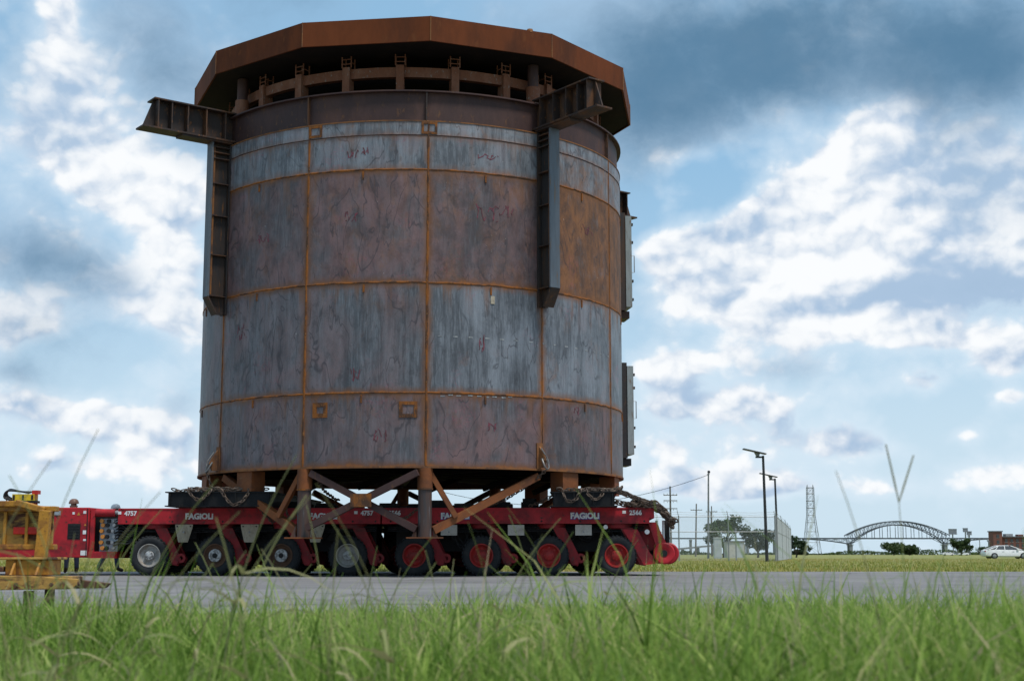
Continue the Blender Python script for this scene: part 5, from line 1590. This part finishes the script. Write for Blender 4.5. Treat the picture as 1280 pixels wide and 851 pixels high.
for zi, z in enumerate((3.2, 6.6, 10.0)):
    for k in range(12):
        x = -16 + 3.9 * k
        if 0.5 < x < 12: continue
        o = link('window', wm, BB, loc=(x, 0, z)); link('sill', fm2, o)
for z in (5, 9, 13):
    o = link('window', wm, BB, loc=(-22.3, -2, z)); link('sill', fm2, o)
for z in (4, 8, 12, 15.5):
    for x in (4.2, 8.2):
        o = link('window', wm, BB, loc=(x, -3, z)); link('sill', fm2, o)


# ------------------------------------------------------------------ cars
def car(label, loc, rotz, group='white cars by the far road'):
    t = thing('parked_car', label, 'car', loc, rotz, group)
    sec = []       # body lofted from side sections: (x, half width, z low, z high)
    st = [(-2.32, .62, .42, .80), (-2.25, .78, .30, .92), (-1.9, .87, .24, .98), (-1.2, .90, .20, 1.00), (0, .91, .19, .97), (.9, .90, .20, .95), (1.6, .87, .22, .86), (2.1, .80, .25, .74), (2.30, .66, .32, .62), (2.36, .5, .40, .54)]
    vs, fs = [], []
    for (x, w, a, c) in st:
        m = (a + c) / 2
        vs += [(x, -w * .86, a), (x, -w, a + .12), (x, -w, m + .08), (x, -w * .90, c), (x, w * .90, c), (x, w, m + .08), (x, w, a + .12), (x, w * .86, a)]
    for i in range(len(st) - 1):
        for k in range(8):
            fs.append((i * 8 + k, i * 8 + (k + 1) % 8, (i + 1) * 8 + (k + 1) % 8, (i + 1) * 8 + k))
    fs += [tuple(range(8)), tuple(reversed(range(len(st) * 8 - 8, len(st) * 8)))]
    b = MB(); b.add(vs, fs, True); body = b.build('body', 'car_white', t)
    g = MB()       # glasshouse
    lo = [(-1.95, .78), (1.30, .78)]; hi = [(-.85, .60), (.20, .60)]
    v8 = [(lo[0][0], -.78, .955), (lo[1][0], -.78, .93), (lo[1][0], .78, .93), (lo[0][0], .78, .955), (hi[0][0], -.58, 1.40), (hi[1][0], -.58, 1.41), (hi[1][0], .58, 1.41), (hi[0][0], .58, 1.40)]
    g.add(v8, [(0, 3, 2, 1), (4, 5, 6, 7), (0, 1, 5, 4), (1, 2, 6, 5), (2, 3, 7, 6), (3, 0, 4, 7)]); g.build('windows', 'glass_dark', t)
    r = MB(); r.add([(-1.05, -.60, 1.365), (.34, -.60, 1.375), (.34, .60, 1.375), (-1.05, .60, 1.365), (-.80, -.50, 1.44), (.10, -.50, 1.445), (.10, .50, 1.445), (-.80, .50, 1.44)], [(0, 3, 2, 1), (4, 5, 6, 7), (0, 1, 5, 4), (1, 2, 6, 5), (2, 3, 7, 6), (3, 0, 4, 7)]); r.build('roof', 'car_white', t)
    for s in (-1, 1):
        for (p0, p1) in (((-1.98, s * .79, .95), (-.9, s * .60, 1.39)), ((1.33, s * .79, .93), (.26, s * .60, 1.40)), ((-.35, s * .795, .95), (-.35, s * .60, 1.40)), ((-1.30, s * .795, .95), (-.95, s * .62, 1.37))):
            MB().bar(p0, p1, .07, .06, (1, 0, 0)).build('pillar', 'car_white', t)
        for x in (-.55, .45):
            MB().box((x - .09, s * .905 - .015, .78), (x + .09, s * .905 + .015, .81)).build('door_handle', 'galvanised', t)
        MB().box((.78, s * .90 - .06, .93), (.98, s * .90 + .08, 1.05)).build('wing_mirror', 'car_white', t)
        MB().box((2.12, s * .60 - .14, .60), (2.30, s * .60 + .14, .70)).build('headlight', 'galvanised', t)
        MB().box((-2.30, s * .62 - .14, .74), (-2.20, s * .62 + .14, .88)).build('tail_light', 'lamp_red', t)
        for x in (-1.42, 1.42):
            c = (x, s * .80 - .11, .33)
            w = MB().lathe([(.20, 0), (.31, -.01), (.33, .03), (.33, .19), (.31, .23), (.20, .22)], c, 'Y', 20, close=True).build('wheel', 'tyre_rubber', t)
            MB().lathe([(0, -.005 if s < 0 else .225), (.17, 0.0 if s < 0 else .22), (.205, .02 if s < 0 else .20)], c, 'Y', 16).build('rim', 'galvanised', w)
    return t


sedan = car('white sedan at the right edge of the field', (50.15, 146, -.02), 0); sedan.scale = (1.03, 1, .94)
car('small white car far off below the pale billboard', (169.8, 560, -.02), 0)
car('farthest white car, right of the tallest far tree', (194.5, 620, -.02), R(180))

# ------------------------------------------------------------------ grass
def blades(name, n, xy, hgt, wid, lean, mat, tint, seg=3, base_z=0.006):
    """n bent blades as one mesh; arrays per blade"""
    az = rng.uniform(0, 2 * math.pi, n); ld = rng.uniform(0, 2 * math.pi, n)
    lv = np.linspace(0, 1, seg + 1)
    dirx, diry = np.cos(ld), np.sin(ld); wx, wy = np.cos(az), np.sin(az)
    L = []
    for t in lv:
        off = lean * hgt * t ** 2
        x = xy[:, 0] + dirx * off; y = xy[:, 1] + diry * off; z = base_z + hgt * t * (1 - .35 * lean * t)
        hw = wid * (1 - t ** 1.6) * .5 + .0004
        L.append(np.stack([x - wx * hw, y - wy * hw, z], 1)); L.append(np.stack([x + wx * hw, y + wy * hw, z], 1))
    V = np.stack(L, 1)                        # n, 2*(seg+1), 3
    k = 2 * (seg + 1)
    F = []
    for i in range(seg):
        F.append(np.stack([np.arange(n) * k + 2 * i, np.arange(n) * k + 2 * i + 1, np.arange(n) * k + 2 * i + 3, np.arange(n) * k + 2 * i + 2], 1))
    F = np.concatenate(F, 0)
    me = bpy.data.meshes.new(name)
    me.vertices.add(n * k); me.vertices.foreach_set('co', V.reshape(-1))
    me.loops.add(F.size); me.loops.foreach_set('vertex_index', F.reshape(-1).astype(np.int32))
    me.polygons.add(len(F)); me.polygons.foreach_set('loop_start', np.arange(0, F.size, 4, dtype=np.int32))
    me.update(calc_edges=True)
    at = me.attributes.new('tint', 'FLOAT', 'POINT'); at.data.foreach_set('value', np.repeat(np.clip(tint, 0, 1), k).astype(np.float32))
    me.materials.append(MATS[mat])
    return link(name, me)


def lump(x, y, f, ph):
    return .5 + .25 * (np.sin(x * f + ph) * np.cos(y * f * 1.3 + ph * 2) + np.sin(x * f * 2.3 + y * f * 1.7 + ph * 3))


N = 120000
yy = 2.4 + (10.2 - 2.4) * rng.random(N) ** 0.9
xx = (rng.random(N) * 2 - 1) * (yy * .44 + 1.7)
clump = lump(xx, yy, 3.1, .7) * .5 + lump(xx, yy, 8.3, 1.9) * .5
keep = rng.random(N) < (.10 + .95 * clump)
keep &= (yy < 9.9 + .5 * np.sin(xx * 1.3 + .4) + .35 * np.sin(xx * 4.1) + .2 * np.sin(xx * 9.7) - 1.1 * rng.random(N))
xx, yy, clump = xx[keep], yy[keep], clump[keep]; n = len(xx)
patchy = lump(xx, yy, 2.2, 5.1) * lump(xx, yy, .9, 2.7)
hg = (.66 + .95 * patchy) * np.interp(yy, [2.4, 3.4, 5.0, 7.0, 9.5], [.31, .345, .325, .25, .17]) * (.40 + .60 * rng.random(n) ** .8) * (.75 + .5 * clump)
hg *= np.where((rng.random(n) < .10) & (yy > 3.4), rng.uniform(1.2, 1.7, n), 1.0)
hg *= np.interp(xx / yy, [-.4, -.1, .1, .4], [.92, .95, 1.08, 1.15])
tint = rng.normal(.42, .24, n) + .5 * (lump(xx, yy, 1.1, 4.0) - .5) + (rng.random(n) < .08) * .45
tag(blades('verge_grass', n, np.stack([xx, yy], 1), hg, rng.uniform(.005, .011, n) * np.where(rng.random(n) < .15, 1.6, 1.0), rng.uniform(.1, 1.0, n), 'verge_blades', tint), 'long green grass filling the whole foreground', 'grass', kind='stuff')

N = 70000
yy = 37.0 + 110 * rng.random(N) ** 1.35; xx = (rng.random(N) * 2 - 1) * (yy * .42 + 2)
tint = rng.normal(.42, .18, N) + .6 * (lump(xx, yy, .35, 1.0) - .5) + np.interp(yy, [37, 39.5, 44], [.35, .22, 0]) + np.interp(yy, [70, 85, 100], [0, .25, .35])
tag(blades('field_grass', N, np.stack([xx, yy], 1), rng.uniform(.05, .15, N) * (.7 + .6 * lump(xx, yy, .5, 3.)), rng.uniform(.014, .032, N), rng.uniform(.2, .9, N), 'field_blades', tint, 2, -.02), 'dry yellow-green grass of the field behind the pavement', 'grass', kind='stuff')


# tall seed stalks rising out of the verge
def stalk_mesh(h, lean, ang, r, leaf=True, branches=0, seed=0):
    rd = random.Random(seed)
    mb = MB(); n = 9
    pts = []
    for i in range(n + 1):
        t = i / n; q = lean * h * t ** 2.2
        pts.append(Vector((math.cos(ang) * q, math.sin(ang) * q, h * t * (1 - .12 * lean * t))))
    mb.tube(pts, [r * (1 - .55 * i / n) for i in range(n + 1)], 5)
    if leaf:
        for k in range(rd.randint(1, 3)):
            b0 = pts[rd.randint(2, 5)]; a = rd.uniform(0, 6.28); L = rd.uniform(.12, .3); w = rd.uniform(.004, .0075); rise = rd.uniform(.35, .9)
            prev = None
            for i in range(6):
                t = i / 5
                c = b0 + Vector((math.cos(a) * L * t, math.sin(a) * L * t, L * (rise * t - .75 * t * t)))
                s = Vector((-math.sin(a), math.cos(a), .3)) * (w * (1 - t ** 2) + .0005)
                if prev: mb.add([prev[0], prev[1], c + s, c - s], [(0, 1, 2, 3)], True)
                prev = (c - s, c + s)
    for k in range(branches):
        b0 = pts[-1]; a = ang + math.pi * k + .2
        L = .145 if k == 0 else .118; sp = .20 if k == 0 else .37; mb.tube([b0, b0 + Vector((math.cos(a) * L * sp * .35, math.sin(a) * .01, L * .35)), b0 + Vector((math.cos(a) * L * sp, math.sin(a) * .02, L))], [r * .7, r * 1.1, r * .8], 6)
    me = mb.mesh('tall_grass_stalk', 'stalk_dry')
    at = me.attributes.new('tint', 'FLOAT', 'POINT'); at.data.foreach_set('value', [rd.uniform(0.1, .9)] * len(me.vertices))
    return me


v = link('forked_grass_stalk', stalk_mesh(.565, .02, math.pi, .0022, False, 2, 77)); v.location = (.985, 3.6, .006)
tag(v, 'blurred forked seed stalk rising above the arch bridge', 'grass stalk')
v = link('leaning_grass_stalk', stalk_mesh(.62, .16, math.pi, .0020, False, 0, 78)); v.location = (.78, 3.0, .006)
tag(v, 'single faint blurred stalk leaning left of the forked one', 'grass stalk')
rl = random.Random(9)
for i, (x, y, h, ln) in enumerate(((-1.20, 3.1, .66, .30), (-1.12, 3.3, .74, .22), (-1.02, 3.2, .60, .42), (-.93, 3.4, .64, .35), (-.86, 3.2, .56, .5), (-.70, 3.3, .60, .4))):
    o = link('tall_grass_stalk', stalk_mesh(h, ln, rl.uniform(-.3, .3), .0021, True, 0, 300 + i), loc=(x, y, .006))
    tag(o, ['leftmost', 'second', 'third', 'fourth', 'fifth', 'sixth'][i] + ' from the left of the bent stalks rising over the power pack', 'grass stalk', 'tall stalks at the far left')
rs = random.Random(5)
mesh_pool = [stalk_mesh(rs.uniform(.42, .72), rs.uniform(.05, .50), rs.choice([0, math.pi]) + rs.uniform(-.7, .7), rs.uniform(.0014, .0030), True, 0, 100 + i) for i in range(26)]
spots = [(-1.35, 4.6), (-1.22, 3.9), (-1.1, 4.4), (-.98, 5.0), (-.92, 4.0), (-.80, 4.8), (-.74, 3.7), (-.62, 4.4), (-.55, 5.1), (-.50, 3.9), (-.42, 4.5), (-.36, 4.1), (-.28, 3.6), (-.24, 4.9), (-.18, 4.2), (-.10, 4.6), (-.05, 3.8),
         (.05, 4.4), (.10, 5.0), (.20, 4.6), (-1.0, 3.2), (-.55, 3.1), (-.22, 3.2), (-.85, 2.9), (-1.7, 5.2), (-1.55, 4.2), (-.66, 3.4), (-.40, 3.3), (-.05, 3.3), (-1.25, 5.6), (-.72, 5.7), (-.15, 5.8), (.3, 5.7), (-1.12, 3.2), (-1.05, 3.4), (-1.18, 3.5), (-.98, 3.1), (-.9, 3.5)]
for i, (x, y) in enumerate(spots):
    me = mesh_pool[i % len(mesh_pool)]
    o = link('tall_grass_stalk', me, loc=(x + rs.uniform(-.04, .04), y, .006), rotz=rs.uniform(-.5, .5))
    if y > 5.5 or x > .5: o.scale = (1, 1, .72)
    tag(o, 'tall thin grass stalk rising in front of the trailers', 'grass stalk', 'tall stalks standing out of the verge')
